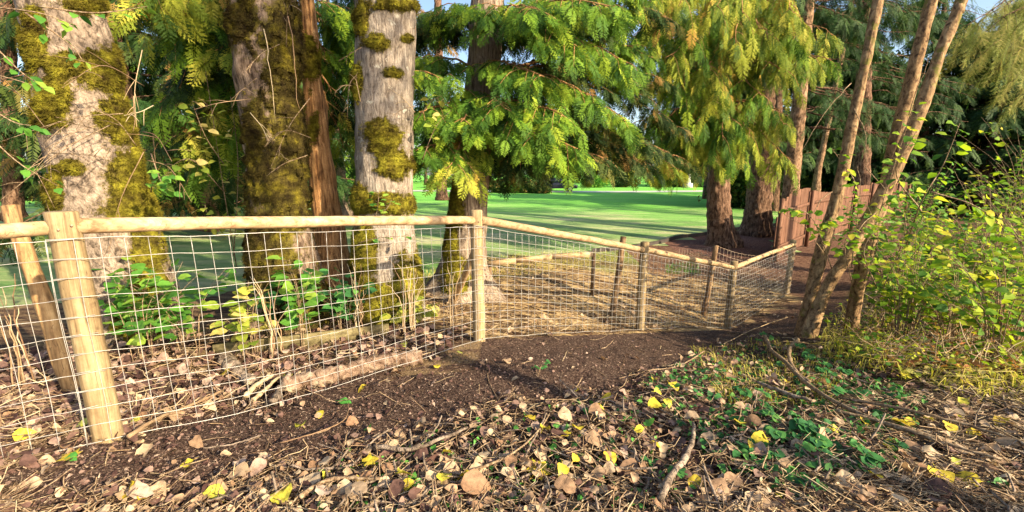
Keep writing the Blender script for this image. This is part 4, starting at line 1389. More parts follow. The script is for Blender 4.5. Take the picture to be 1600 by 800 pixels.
# pale hanging fir boughs at the top right corner
tl_ = thing("fir_tree", (12.5, 9.5, hz1(12.5, 9.5)), "fir with sunlit pale hanging boughs at the photo's top right corner", "tree")
build("trunk", Buf().add(*tube(curve([[12.5, 9.5, hz1(12.5, 9.5) - .3], [12.4, 9.5, 4], [12.5, 9.6, 10]], 10), np.linspace(.25, .1, 10), 16)), M["fir_bark"], tl_, smooth=True)
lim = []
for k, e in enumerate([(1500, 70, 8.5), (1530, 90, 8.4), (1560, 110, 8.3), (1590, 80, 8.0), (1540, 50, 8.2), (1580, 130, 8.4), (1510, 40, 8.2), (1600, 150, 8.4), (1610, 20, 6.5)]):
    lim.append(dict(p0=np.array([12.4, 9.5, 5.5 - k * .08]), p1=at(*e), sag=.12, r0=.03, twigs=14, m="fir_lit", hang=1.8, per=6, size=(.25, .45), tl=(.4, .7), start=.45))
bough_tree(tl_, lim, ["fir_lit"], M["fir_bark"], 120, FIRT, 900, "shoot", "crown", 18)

for nm, (tx, Y) in (("a", (1262, 14.6)), ("b", (1340, 19.4))):
    host = t7 if nm == "a" else FT
    lim = []
    rg = np.random.default_rng(5 if nm == "a" else 6)
    for k in range(16 if nm == "a" else 26):
        y0 = rg.uniform(-40, 215)
        dx = rg.uniform(60, 190) * (1 if rg.random() < (.8 if nm == "a" else .55) else -1)
        lim.append(L((tx, y0, Y), (tx + dx, y0 + rg.uniform(5, 45), Y + rg.uniform(-1.5, 2.0)), 13, sag=.03, r0=.03, m="fir", per=5, size=(.25, .5), tl=(.4, .8), start=.12, hang=.9))
    for k in range(14):
        y0 = rg.uniform(-90, 20)
        dx = rg.uniform(50, 230) * (1 if k % 3 else -1)
        lim.append(L((tx, y0, Y), (tx + dx, y0 + rg.uniform(15, 75), Y + rg.uniform(-1, 3.0)), 16, sag=.03, r0=.03, m="fir", per=6, size=(.3, .6), tl=(.5, .9), start=.1, hang=1.0))
    bough_tree(host, lim, ["fir"], M["fir_bark"], 60, [spray_mesh(s_ + 40, 8, 1, .3, .2) for s_ in range(3)], 1300, "frond", "crown", 20)
# dark conifers on the left beyond the lawn edge
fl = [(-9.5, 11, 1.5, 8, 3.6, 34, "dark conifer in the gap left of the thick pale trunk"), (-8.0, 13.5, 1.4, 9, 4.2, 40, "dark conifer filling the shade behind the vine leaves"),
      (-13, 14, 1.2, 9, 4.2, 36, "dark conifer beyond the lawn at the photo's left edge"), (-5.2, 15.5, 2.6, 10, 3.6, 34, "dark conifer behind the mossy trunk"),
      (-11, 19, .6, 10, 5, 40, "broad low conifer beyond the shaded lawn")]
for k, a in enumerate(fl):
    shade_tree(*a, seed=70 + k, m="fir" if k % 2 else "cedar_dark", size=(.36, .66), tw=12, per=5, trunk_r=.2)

# ------------------------------------------------------------------ far side of the lawn
def far_tree(x, y, h, r, seed, m, label, low=.1, n=1400, name="broadleaf_tree", s=.55):
    z = hz1(x, y)
    t = thing(name, (x, y, z), label, "tree", "trees beyond the lawn")
    rg = np.random.default_rng(seed)
    build("trunk", Buf().add(*tube(curve([[x, y, z - .3], [x + .2, y, z + h * .4], [x, y, z + h * .8]], 8), np.linspace(.3, .08, 8), 8)), M["dark_stem"], t)
    nc = 26
    cz = rg.uniform(low, 1, nc) ** .8
    cr = r * np.sqrt(np.clip(1 - (cz - .45) ** 2 / .36, .15, 1))
    an = rg.uniform(0, 2 * pi, nc)
    cc = np.stack([x + np.cos(an) * cr * rg.uniform(.2, .8, nc), y + np.sin(an) * cr * rg.uniform(.2, .8, nc), z + cz * h], -1)
    w = rg.integers(0, nc, n)
    p = cc[w] + rg.normal(size=(n, 3)) * r * .22
    p[:, 2] = np.maximum(p[:, 2], z + .1)
    b = Buf()
    instances(b, CLUMP, p, rdir(n, rg), rdir(n, rg), rg.uniform(.6, 1.3, n) * s, seed)
    build("crown", b, M[m], t, kind='stuff')
    return t
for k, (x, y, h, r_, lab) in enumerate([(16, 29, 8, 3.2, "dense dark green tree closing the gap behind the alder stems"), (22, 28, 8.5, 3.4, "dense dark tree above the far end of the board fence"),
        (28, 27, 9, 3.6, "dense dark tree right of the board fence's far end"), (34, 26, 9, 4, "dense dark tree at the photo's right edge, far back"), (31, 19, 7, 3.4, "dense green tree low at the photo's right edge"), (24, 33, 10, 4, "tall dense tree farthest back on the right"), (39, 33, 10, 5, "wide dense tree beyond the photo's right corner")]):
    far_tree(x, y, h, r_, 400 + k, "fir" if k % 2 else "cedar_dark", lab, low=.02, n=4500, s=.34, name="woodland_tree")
rg = np.random.default_rng(3)
xs_ = np.linspace(-78, 84, 30)
def far_where(x, y):
    px = float(project(np.array([x, y, 0.]))[0])
    marks = [(0, "beyond the frame's left edge"), (60, "left of the thick pale trunk"), (165, "behind the thick pale trunk"), (300, "behind the pale vine"), (385, "just left of the mossy trunk"), (440, "behind the mossy trunk"), (500, "behind the slender cedar"),
             (555, "beside the thin leaning trunk"), (610, "behind the straight pale trunk"), (690, "left of the leaning cedar"), (740, "behind the leaning cedar"), (800, "above the clipped bushes"), (870, "above the parked car"), (930, "above the drive"),
             (990, "under the green fronds"), (1040, "above the wide far bushes"), (1085, "behind the white pillar"), (1130, "behind the first furrowed trunk"), (1190, "behind the broadest fir"), (1250, "behind the sunlit pine"), (1300, "above the board fence end"), (1400, "behind the alder stems"), (1500, "behind the sapling"), (1700, "beyond the right shrubs")]
    i = min(range(len(marks)), key=lambda q: abs(marks[q][0] - px))
    return marks[i][1]
names = ["dark rounded tree", "mid green spreading tree", "pale green loose tree", "tall dark conifer-like tree"]
for k, x in enumerate(xs_):
    y = 78 + rg.uniform(-8, 14) - abs(x) * .12
    h = rg.uniform(8, 13) if abs(x - 14) > 12 else rg.uniform(6, 8.5)
    far_tree(x + rg.uniform(-1.5, 1.5), y, h, rg.uniform(4, 6), 200 + k, ["cedar_dark", "cedar", "ivy", "fir"][k % 4], names[k % 4] + " across the lawn, %s" % far_where(x, y), n=900)
def bush(x, y, r, h, seed, m, label, n=500, s=.3, cat="bush", name="round_bush", group="bushes across the lawn"):
    z = hz1(x, y)
    rg = np.random.default_rng(seed)
    d = rdir(n, rg) * (rg.random(n)[:, None] ** .4)
    p = np.array([x, y, z + h * .45]) + d * np.array([r, r, h * .55]) * (0.85 + .3 * noise(d, 2.5, seed))[:, None]
    p[:, 2] = np.maximum(p[:, 2], z + .05)
    b = Buf()
    instances(b, CLUMP, p, rdir(n, rg), rdir(n, rg), rg.uniform(.6, 1.2, n) * s, seed)
    t = thing(name, (x, y, z), label, cat, group)
    build("foliage", b, M[m], t, kind='stuff')
    sb = Buf()
    for k in range(6):
        a = k * 1.05
        sb.add(*tube(np.array([[x + .1 * cos(a), y + .1 * sin(a), z - .1], [x + r * .6 * cos(a), y + r * .6 * sin(a), z + h * .6]]), .03, 4))
    build("stems", sb, M["dark_stem"], t)
for k, (px, Y, r, h, mm, lab) in enumerate([(780, 44, 1.2, 1.3, "cedar_dark", "dark clipped bush left of the parked car, nearest the cedar trunk"), (802, 44, 1.3, 1.6, "ivy", "rounded green bush between two dark bushes by the drive"),
      (828, 44, 1.4, 1.5, "cedar_dark", "dark bush beside the parked car"), (846, 43.5, 1.0, .7, "cedar_dark", "low dark bush in front of the parked car"),
      (930, 62, 2.2, 1.8, "ivy", "wide green bush far across the lawn, under the fronds"), (975, 64, 2.4, 2.0, "cedar_dark", "dark wide bush far across the lawn"), (1030, 66, 2.2, 1.8, "ivy", "green bush left of the white pillar"),
      (1060, 66, 1.6, 2.2, "cedar_dark", "dark upright bush touching the white pillar's left side"), (1094, 66, 2.0, 2.2, "ivy", "green bush right of the white pillar"), (690, 58, 2.0, 1.6, "cedar_dark", "dark bush seen left of the cedar trunk"),
      (50, 30, 2.5, 1.6, "cedar_dark", "dark bush beyond the shaded lawn at far left"), (1236, 60, 2, 2, "ivy", "green bush far off between dark trunks"), (1300, 60, 2, 2, "ivy", "green bush far off above the board fence"), (560, 60, 3, 2, "ivy", "green bush far off left of the straight pale trunk"),
      (270, 24, 2.2, 1.5, "cedar_dark", "dark bush in deep shade behind the pale vine leaves"), (340, 25, 2.4, 1.7, "cedar_dark", "dark bush in shade left of the mossy trunk"), (140, 26, 3, 1.8, "cedar_dark", "dark bush hidden behind the thick pale trunk")]):
    p = at(px, 300, Y)
    bush(p[0], Y, r, h, 300 + k, mm, lab, n=int(260 + 120 * r))
# white pillar
p = at(1074, 296, 64)
wp = thing("stone_pillar", (p[0], 64, hz1(p[0], 64)), "slim white pillar with pointed top across the lawn", "pillar")
z = ORG[wp.name][2]
build("plinth", Buf().add(*box([p[0], 64, z + .3], [.55, 0, 0], [0, .55, 0], [0, 0, .35])), M["concrete"], wp)
build("shaft", Buf().add(*tube(np.array([[p[0], 64, z + .6], [p[0], 64, z + 1.5], [p[0], 64, z + 2.2], [p[0], 64, z + 2.3], [p[0], 64, z + 2.8]]), np.array([.42, .34, .28, .36, .05]), 8)), M["stone_white"], wp)
# parked dark car on the drive
pc = at(872, 298, 47)
car = thing("parked_car", (pc[0], 48.5, hz1(pc[0], 48.5)), "dark car parked on the pale drive beyond the bushes", "car")
o = ORG[car.name]
def loft(sections, y0, y1):
    """side profile (x, z) extruded across y with slightly drawn-in flanks"""
    P = np.array(sections, float)
    n = len(P)
    cx, cz = P.mean(0)
    V = []
    for y, k in ((y0, .94), (y0 + .12, 1), (y1 - .12, 1), (y1, .94)):
        q = (P - [cx, cz]) * k + [cx, cz]
        V += [(a, y, b_) for a, b_ in q]
    Q = [(r_ * n + i, r_ * n + (i + 1) % n, (r_ + 1) * n + (i + 1) % n, (r_ + 1) * n + i) for r_ in range(3) for i in range(n)]
    V += [(cx, y0, cz), (cx, y1, cz)]
    T = [(4 * n, (i + 1) % n, i) for i in range(n)] + [(4 * n + 1, 3 * n + i, 3 * n + (i + 1) % n) for i in range(n)]
    return np.array(V) + o, T, Q
build("body", Buf().add(*loft([(-2.2, .35), (2.2, .35), (2.25, .7), (1.3, .9), (.8, .95), (-1.5, 1.0), (-2.2, .95)], -.85, .85)), M["car_paint"], car)
build("cabin_glass", Buf().add(*loft([(1.0, .92), (.35, 1.4), (-1.1, 1.42), (-1.8, .95)], -.75, .75)), M["car_glass"], car)
build("roof", Buf().add(*loft([(.3, 1.4), (.2, 1.46), (-1.0, 1.48), (-1.1, 1.41)], -.7, .7)), M["car_paint"], car)
for sx in (-1.35, 1.35):
    for sy in (-.8, .8):
        w = build("wheel", Buf().add(*tube(np.array([[sx, sy - .1, .33], [sx, sy + .1, .33]]) + o, .33, 18)), M["rubber"], car)
        build("rim", Buf().add(*tube(np.array([[sx, sy - .12, .33], [sx, sy + .12, .33]]) + o, .2, 12)), M["concrete"], w)

# ------------------------------------------------------------------ broadleaf plants
def leafy(name, base, label, cat, stems, m, leafsize=(.05, .08), nleaf=10, parts=0, variants=LEAF, stem_m="twig", group=None, seed=0, hang=.4, r0=.006, start=.25, part_name="leaf", petiole=.03):
    """stems: list of point lists; leaves alternate along them"""
    t = thing(name, base, label, cat, group)
    rg = np.random.default_rng(seed)
    sb = Buf()
    pos, X, Nn, sc = [], [], [], []
    for st in stems:
        P = curve(st, 12)
        sb.add(*tube(P, np.linspace(r0, r0 * .3, 12), 5))
        td = norm(np.gradient(P, axis=0))
        for j in range(nleaf):
            q = (start + (1 - start) * (j + rg.random() * .8) / nleaf) * 11
            i = min(int(q), 10)
            p = P[i] + (P[i + 1] - P[i]) * (q - i)
            a = rg.uniform(0, 2 * pi)
            d = norm(np.array([cos(a), sin(a), 0]) + td[i] * .6 + np.array([0, 0, -hang * rg.uniform(.2, 1.5)]))
            s = rg.uniform(*leafsize)
            pos.append(p + d * (petiole + s * .3)); X.append(d); Nn.append(np.array([0, 0, 1]) + rg.normal(size=3) * .45 + np.array([.15, -.35, 0])); sc.append(s)
            if petiole > .02:
                sb.add(*tube(np.array([p, p + d * (petiole + s * .1)]), .0012, 3, False))
    build("stems", sb, M[stem_m], t, smooth=True)
    pos, X, Nn, sc = map(np.array, (pos, X, Nn, sc))
    if not len(pos): return t
    px, py, zc = project(pos)
    vis = (px > -10) & (px < 1610) & (py > -10) & (py < 810) & (zc > .3)
    order = np.argsort(-(sc / np.maximum(zc, .3)) * vis)
    sel = np.zeros(len(pos), bool); sel[order[:parts]] = True; sel &= vis
    if parts:
        ms = []
        for v in variants:
            me = make_mesh(part_name, *v); me.materials.append(M[m]); ms.append(me)
        for k, i in enumerate(np.nonzero(sel)[0]):
            place(part_name, ms[k % len(ms)], mat4(pos[i], X[i], Nn[i], sc[i]), t)
    if (~sel).any():
        b = Buf()
        instances(b, variants, pos[~sel], X[~sel], Nn[~sel], sc[~sel], seed)
        build("foliage", b, M[m], t, kind='stuff')
    return t

def fountain(base, n, h, spread, seed, lean=(0, 0)):
    rg = np.random.default_rng(seed)
    out = []
    for k in range(n):
        a = rg.uniform(0, 2 * pi); r = spread * rg.uniform(.2, 1); hh = h * rg.uniform(.55, 1.05)
        b0 = base + np.array([cos(a), sin(a), 0]) * .06
        e = base + np.array([cos(a) * r + lean[0], sin(a) * r + lean[1], hh])
        m_ = base + np.array([cos(a) * r * .35 + lean[0] * .4, sin(a) * r * .35 + lean[1] * .4, hh * .62])
        out.append([b0, m_, e])
    return out

# tall sapling leaning right with big bright leaves
b0 = gp(1392, 470)[0]
leafy("sapling", b0, "slim sapling with large glossy yellow-green leaves rising highest on the right", "sapling",
      [[b0, at(1430, 340, 4.3), at(1472, 262, 4.2), at(1500, 192, 4.1)], [at(1440, 330, 4.3), at(1400, 270, 4.2), at(1432, 205, 4.0)], [at(1455, 300, 4.25), at(1520, 320, 4.1), at(1560, 350, 4)]],
      "broadleaf", (.08, .12), 16, parts=60, seed=1, start=.4, hang=.7, r0=.008)
# shrubs on the right
sh = [(1420, 440, 4.9, .8, .6, 26, "leafy shrub right of the alder stems, behind the sapling"),
      (1500, 470, 4.2, .75, .65, 28, "low leafy shrub in the middle of the right bank"), (1575, 490, 3.6, .75, .6, 28, "bright leafy shrub nearest the right edge"),
      (1560, 400, 5.4, .9, .8, 30, "sunlit leafy shrub farther back at the right edge"), (1470, 400, 6.2, .7, .7, 24, "leafy shrub far back near the board fence"), (1640, 440, 4.4, 1.1, .7, 28, "leafy shrub cut by the right edge of the photo")]
sh += [(1425, 455, 4.5, 1.0, .45, 22, "bright leafy shrub under the tall sapling"), (1545, 420, 5.6, 1.35, .7, 30, "tall leafy shrub behind the brightest one at the right edge"), (1400, 445, 5.2, 1.0, .4, 16, "leafy shrub rising between the alder stems and the sapling"), (1590, 400, 8.0, 1.9, 1.3, 44, "tall pale shrub behind the board fence's brown path"),
       (1500, 420, 7.6, 1.1, 1.1, 34, "dense low shrub between the sapling and the far board fence"), (1640, 390, 6.5, 1.7, 1.1, 40, "tallest shrub cut by the right edge of the photo"), (1430, 420, 6.8, .9, .8, 26, "shrub just right of the alder stems, farther back")]
for k, (px, py, Y, h, sp_, n, lab) in enumerate(sh):
    p = at(px, py, Y); p[2] = hz1(p[0], p[1])
    leafy("leafy_shrub", p, lab, "shrub", fountain(p, int(n * .8), h * 1.5, sp_ * 1.25, 600 + k, (-.05, 0)), "broadleaf", (.04, .11), 13, parts=70, seed=20 + k, group="leafy shrubs on the right bank", hang=.5, start=.22)
for k, (px, Y, h, lab) in enumerate([(1352, 9.0, 2.1, "dark green shrub behind the alder stems in front of the board fence"), (1425, 9.8, 2.4, "dark green shrub hiding the middle of the board fence"), (1470, 8.4, 1.5, "dark green shrub beside the brown path")]):
    p = at(px, 400, Y); p[2] = hz1(p[0], p[1])
    leafy("leafy_shrub", p, lab, "shrub", fountain(p, 34, h, .8, 760 + k), "ivy", (.07, .13), 15, parts=30, seed=80 + k, group="shade shrubs before the board fence", hang=.4, start=.1)
# leaves sprouting up the alder stems
leafy("climbing_shoot", at(1330, 400, 4.9), "leafy shoot hanging over the slanting stems above the board fence", "vine",
      [[at(1300, 420, 4.8), at(1268, 340, 4.7), at(1226, 322, 4.7)], [at(1330, 420, 4.8), at(1340, 300, 4.8), at(1300, 232, 4.7)], [at(1360, 380, 4.8), at(1400, 250, 4.7), at(1428, 165, 4.6)],
       [at(1360, 400, 4.7), at(1380, 320, 4.7), at(1430, 300, 4.6)], [at(1290, 400, 4.8), at(1280, 360, 4.6), at(1300, 340, 4.5)], [at(1350, 440, 4.7), at(1372, 370, 4.6), at(1350, 310, 4.6)], [at(1380, 450, 4.6), at(1415, 360, 4.5), at(1400, 300, 4.4)], [at(1390, 440, 4.6), at(1450, 370, 4.4), at(1470, 330, 4.4)], [at(1330, 440, 4.7), at(1320, 380, 4.5), at(1345, 350, 4.4)], [at(1370, 450, 4.6), at(1350, 390, 4.4), at(1385, 340, 4.4)]], "broadleaf", (.06, .10), 24, parts=120, seed=3, hang=.6, start=.3)
# pale vine between the left trunks
b0 = at(335, 345, 5.0)
leafy("vine", np.array([b0[0], b0[1], hz1(b0[0], b0[1])]), "pale yellow-green vine climbing left of the mossy trunk", "vine",
      [[at(370, 420, 5.0), at(350, 300, 4.9), at(335, 200, 4.8), at(318, 90, 4.8)], [at(365, 400, 5), at(372, 260, 4.8), at(360, 150, 4.7)], [at(350, 300, 4.9), at(300, 250, 4.6), at(262, 262, 4.5)], [at(345, 340, 4.9), at(330, 350, 4.8), at(320, 320, 4.6)],
       [at(352, 260, 4.9), at(322, 215, 4.7), at(300, 160, 4.7)]],
      "vine_pale", (.07, .11), 17, parts=80, seed=4, hang=.6, start=.1)
leafy("vine", at(255, 300, 4.2), "dark-leaved twig low on the right side of the thick pale trunk", "vine",
      [[at(236, 240, 3.9), at(250, 280, 3.7), at(262, 296, 3.6)], [at(236, 300, 3.9), at(240, 285, 3.6), at(268, 268, 3.5)]], "ivy", (.06, .09), 8, parts=16, seed=5, hang=.4)
leafy("vine", at(0, 100, 3.2), "thin twigs with round green leaves crossing the photo's upper left corner", "vine",
      [[at(-40, 40, 3.0), at(30, 110, 3.0), at(60, 130, 3.0)], [at(-30, 160, 3.1), at(20, 190, 3.1), at(48, 196, 3.1)], [at(-20, 10, 2.9), at(60, 20, 2.9), at(120, 40, 3.0)], [at(40, 20, 3.0), at(110, 70, 3.1), at(130, 96, 3.1)], [at(-30, 200, 3.2), at(30, 255, 3.2), at(90, 290, 3.3)], [at(60, 10, 3), at(150, 20, 3.1), at(230, 10, 3.3)]],
      "ivy", (.05, .08), 8, parts=40, seed=6, hang=.5, start=.2)
leafy("vine", at(700, 190, 4.7), "sprig of broad yellow-green leaves among the cedar fronds", "vine",
      [[at(660, 250, 4.8), at(680, 200, 4.7), at(705, 172, 4.6)], [at(650, 190, 4.8), at(672, 160, 4.7), at(690, 150, 4.6)]], "vine_pale", (.07, .10), 6, parts=12, seed=7, hang=.3)
leafy("ivy_plant", at(598, 320, 4.45), "small ivy with bright leaves on the moss collar of the straight pale trunk", "ivy",
      [[at(585, 345, 4.5), at(590, 325, 4.45), at(592, 300, 4.4)], [at(585, 345, 4.5), at(605, 325, 4.45), at(612, 312, 4.4)], [at(560, 380, 4.55), at(590, 372, 4.45), at(640, 368, 4.4)]], "ivy", (.05, .08), 9, parts=22, seed=8, hang=.2)
# undergrowth seen through the wire
for k, (px, py, Y, h, sp_, n, mm, lab) in enumerate([
        (215, 515, 3.3, .75, .45, 9, "ivy", "green leafy undergrowth right of the leaning end post"), (290, 500, 3.5, .8, .4, 8, "ivy", "green undergrowth seen through the wire left of the dry stems"),
        (385, 505, 3.6, .7, .25, 7, "vine_pale", "pale-leaved young stems seen through the wire left of the mossy trunk"), (475, 500, 3.9, .85, .35, 8, "ivy", "young plant with leaves in front of the mossy trunk"),
        (540, 500, 4.2, .7, .35, 10, "bramble", "dark glossy-leaved plant at the foot of the straight pale trunk"), (245, 460, 3.7, .95, .5, 7, "ivy", "tall green undergrowth close to the thick pale trunk"), (650, 500, 4.5, .3, .3, 8, "vine_pale", "low yellowish plant between the pale trunk and the middle post"),
        (450, 470, 4.1, .7, .3, 7, "bramble", "dark plant between the dry stems and the mossy trunk")]):
    p = at(px, py, Y); p[2] = hz1(p[0], p[1])
    leafy("undergrowth_plant", p, lab, "plant", fountain(p, n, h, sp_, 640 + k), mm, (.08, .14), 8, parts=40, seed=40 + k, group="young plants behind the wire", hang=.3, r0=.004)
for k, (px, py, Y, n, lab) in enumerate([(430, 520, 3.7, 9, "bare dry stems standing in front of the mossy trunk"), (640, 520, 4.2, 12, "bare dry stems at the right foot of the straight pale trunk"), (40, 600, 2.8, 6, "bare thin stems beside the weathered stump post"), (560, 510, 4.1, 8, "bare dry stems at the left foot of the straight pale trunk"), (705, 505, 4.3, 7, "bare twigs at the foot of the cedar by the brace pole")]):
    p = at(px, py, Y); p[2] = hz1(p[0], p[1])
    t = thing("dry_stems", p, lab, "plant", "dry stems behind the wire")
    for st in fountain(p, n, .8, .22, 660 + k):
        build("stem", Buf().add(*tube(curve(st, 9) + np.random.default_rng(k).normal(size=(9, 3)) * .008, np.linspace(.006, .002, 9), 5)), M["straw"], t, smooth=True)
# brambles in the foreground right
def palmate(rg, c, s, up):
    out = []
    a0 = rg.uniform(0, 2 * pi)
    for k, off in enumerate((-1.3, -.65, 0, .65, 1.3)[rg.integers(0, 2):]):
        a = a0 + off
        out.append((c + np.array([cos(a), sin(a), 0]) * .012, np.array([cos(a), sin(a), rg.uniform(-.25, .15)]), s * (1 if k == 2 else .85)))
    return out
bl = [leaf_mesh('round', .25, .25, s + 70, 6) for s in range(3)]
bram = []
for v in bl:
    me = make_mesh("leaf", *v); me.materials.append(M["bramble"]); bram.append(me)
for k, (px, py, n, s, lab) in enumerate([(1240, 690, 9, .075, "bramble with broad dark green leaves lying over the litter, largest of the patch"), (1310, 725, 6, .07, "bramble sprig beside the half-browned leaf"), (1245, 745, 7, .06, "dark bramble sprig just below the largest bramble"),
        (1290, 590, 7, .07, "bramble sprig under the alder clump"), (1255, 560, 6, .07, "bramble sprig beside the forked branch base"), (1020, 735, 2, .06, "two small dark green leaves left of the long bare stick"), (1180, 640, 5, .055, "small bramble sprig in the middle of the green litter patch"),
        (1350, 640, 5, .06, "bramble sprig at the edge of the yellow grass"), (1130, 600, 5, .05, "small green sprig on the litter crest"), (1200, 540, 6, .05, "green sprig behind the forked branch"), (1390, 700, 4, .055, "small sprig on the bare right-hand litter"), (840, 590, 3, .035, "tiny seedling on the dark soil near the middle")]):
    c = gp(px, py)[0]
    t = thing("bramble", c, lab, "bramble", "brambles in the litter")
    rg = np.random.default_rng(700 + k)
    sb = Buf()
    for j in range(n):
        p = c + np.array([rg.normal() * .09, rg.normal() * .11, rg.uniform(.03, .11)])
        sb.add(*tube(curve([c - [0, 0, .02], (c + p) / 2 + [0, 0, .03], p], 6), .002, 4))
        for (q, dd, ss) in palmate(rg, p, s * rg.uniform(.8, 1.2), 0):
            place("leaf", bram[rg.integers(0, 3)], mat4(q, dd, np.array([0, -.1, 1]) + rg.normal(size=3) * .2, ss), t)
    build("stems", sb, M["twig"], t)

# ------------------------------------------------------------------ logs, boards, branches on the ground
def on_ground(pxy, lift=0.0):
    P = gp([p[0] for p in pxy], [p[1] for p in pxy])
    P[:, 2] += lift
    return P
P = curve(on_ground([(445, 612), (520, 596), (590, 579), (660, 566)], .05), 40)
V, T, Q, R = tube(P, np.linspace(.074, .058, 40), 22)
ring = (noise(V, 30, 3) - .5) * .016 + (np.abs(np.sin(np.repeat(np.arange(40), 22).astype(float)[:880] * 1.9)) * .004).tolist().__len__() * 0
cc = np.repeat(P, 22, 0)
V[:880] += norm(V[:880] - cc) * (ring[:880] + .006 * np.sin(np.repeat(np.arange(40), 22) * 2.1) + (fbm(V[:880], 6.0, 31) - .5) * .03)[:, None]
o = build("fallen_log", Buf().add(V, T, Q, R), M["log_bark"], smooth=True, origin=P[0])
tag(o, "short fallen log with pale peeling bark lying under the wire", "log")
for k, (pp, r, m_, lab) in enumerate([
        ([(352, 566), (372, 585), (395, 606)], .045, "grey_bark", "stubby grey root end left of the fallen log"),
        ([(386, 640), (404, 620), (428, 602)], .014, "straw", "pale split stick leaning left of the log's end"),
        ([(398, 642), (418, 624), (438, 604)], .012, "straw", "second pale split stick beside the log's end"),
        ([(432, 648), (440, 625), (452, 600)], .020, "grey_bark", "thick short stick against the log's end"),
        ([(205, 704), (255, 672), (300, 652), (352, 628)], .009, "straw", "long pale stick running from the leaning end post along the wire"),
        ([(1030, 802), (1046, 768), (1070, 730), (1080, 705), (1082, 678)], .013, "grey_bark", "long pale bent stick in the foreground, right of the middle"),
        ([(1194, 536), (1206, 562), (1228, 584), (1262, 618), (1320, 655), (1400, 690), (1480, 712)], .014, "twig", "long curved branch sweeping right from the litter crest"),
        ([(1245, 545), (1232, 560), (1236, 590), (1262, 615)], .016, "twig", "thick forked piece joining the long curved branch"),
        ([(1180, 610), (1225, 628), (1265, 640)], .012, "grey_bark", "short pale stick under the forked branch"),
        ([(1300, 660), (1380, 682), (1470, 716), (1560, 742)], .008, "twig", "thin brown stick across the right litter, lower of two"),
        ([(1330, 640), (1430, 668), (1520, 690), (1600, 720)], .008, "twig", "thin dark stick across the right litter, upper of two"),
        ([(1540, 500), (1560, 490), (1605, 472)], .010, "dark_stem", "dark stick poking out of the shrub at the right edge"),
        ([(1230, 500), (1180, 520), (1130, 545)], .006, "straw", "thin pale stick lying at the corner post's foot"),
        ([(760, 560), (764, 600), (790, 645)], .003, "twig", "thin bent twig on the dark soil below the middle post"),
        ([(440, 708), (500, 695), (540, 672), (546, 640)], .0035, "straw", "thin curved twig on the dark soil left of the middle"),
        ([(320, 716), (370, 710), (410, 698)], .004, "grey_bark", "short white twig on the soil near the leaning end post"),
        ([(700, 765), (790, 730), (840, 690), (858, 665)], .006, "twig", "brown stick crossing the litter heap in the middle foreground"),
        ([(820, 728), (834, 700), (854, 664)], .006, "grey_bark", "pale stick standing up out of the litter in the middle foreground"),
        ([(585, 716), (640, 722), (680, 714), (730, 690)], .009, "grey_bark", "pale thick stick on top of the litter heap"),
        ([(470, 800), (520, 770), (600, 772)], .008, "twig", "brown stick low in the left litter"),
        ([(1100, 560), (1060, 580), (1010, 588)], .006, "twig", "stick lying on the litter crest before the third post"),
        ([(930, 650), (985, 690), (1000, 720)], .006, "twig", "dark stick beside the yellow maple leaf")]):
    P = curve(on_ground(pp, r * .9 + .006), 20)
    if pp[0][1] > 600 or pp[0][0] > 1000: P[:, 2] += .07 if r > .007 else .05
    P += (np.random.default_rng(k + 5).normal(size=(20, 3)) * r * .25)
    V, T, Q, R = tube(P, (r * 1.25 if r > .007 else r) * np.linspace(1.1, .7, 20) * (1 + .12 * np.random.default_rng(k).normal(size=20)), 9)
    o = build("stick" if k else "root_end", Buf().add(V, T, Q, R), M[m_], smooth=True, origin=P[0])
    tag(o, lab, "stick" if k else "root", None if k == 0 else "sticks lying on the ground")
# mossy edging board behind the wire
a, c_ = gp(335, 556)[0], gp(608, 523)[0]
dv = norm(c_ - a)
o = build("edging_board", Buf().add(*box((a + c_) / 2 + [0, 0, .05], (c_ - a) / 2, np.array([-dv[1], dv[0], 0]) * .02, [0, 0, .065])), M["edge_board_wood"], origin=a)
tag(o, "long mossy edging board on the ground behind the wire", "board")
# plastic edging of the mulch bed
P = curve([p + [0, 0, .03] for p in lawn_edge[5:]], 60)
P[:, 2] = hz(P[:, 0], P[:, 1]) + .03
Vt = np.concatenate([P + [0, 0, .09], P - [0, 0, .1]])
k = np.arange(59)
w2 = Vt + np.array([0.0, .03, 0])
b = Buf().add(np.concatenate([Vt, w2]), None, np.concatenate([np.stack([k, k + 1, k + 61, k + 60], -1), np.stack([k + 120, k + 180, k + 181, k + 121], -1), np.stack([k, k + 120, k + 121, k + 1], -1)]))
tag(build("bed_edging", b, M["edging"], origin=P[0]), "dark curved edging strip between lawn and mulch bed", "edging")

# ------------------------------------------------------------------ litter
SOIL = [(0, 735), (60, 700), (150, 690), (330, 655), (450, 612), (660, 566), (745, 530), (1000, 516), (1140, 512), (1190, 518), (1120, 545), (1040, 575), (960, 600), (880, 625), (800, 640), (700, 655), (600, 690), (520, 715), (400, 735), (300, 760), (180, 790), (60, 800), (0, 790)]
def scatter(n, region, rg, ypow=1.0):
    """world points inside a pixel polygon, evenly spread over the ground"""
    xs, ys = [p[0] for p in region], [p[1] for p in region]
    out = []
    px = rg.uniform(min(xs), max(xs), n * 4); py = rg.uniform(min(ys), max(ys), n * 4)
    k = inpoly(px, py, region)
    px, py = px[k][:n], py[k][:n]
    return gp(px, py), px, py
ALL = [(-300, 640), (200, 640), (450, 600), (745, 528), (1140, 510), (1240, 520), (1330, 560), (1660, 600), (2000, 600), (2000, 860), (-300, 860)]
rg = np.random.default_rng(12)
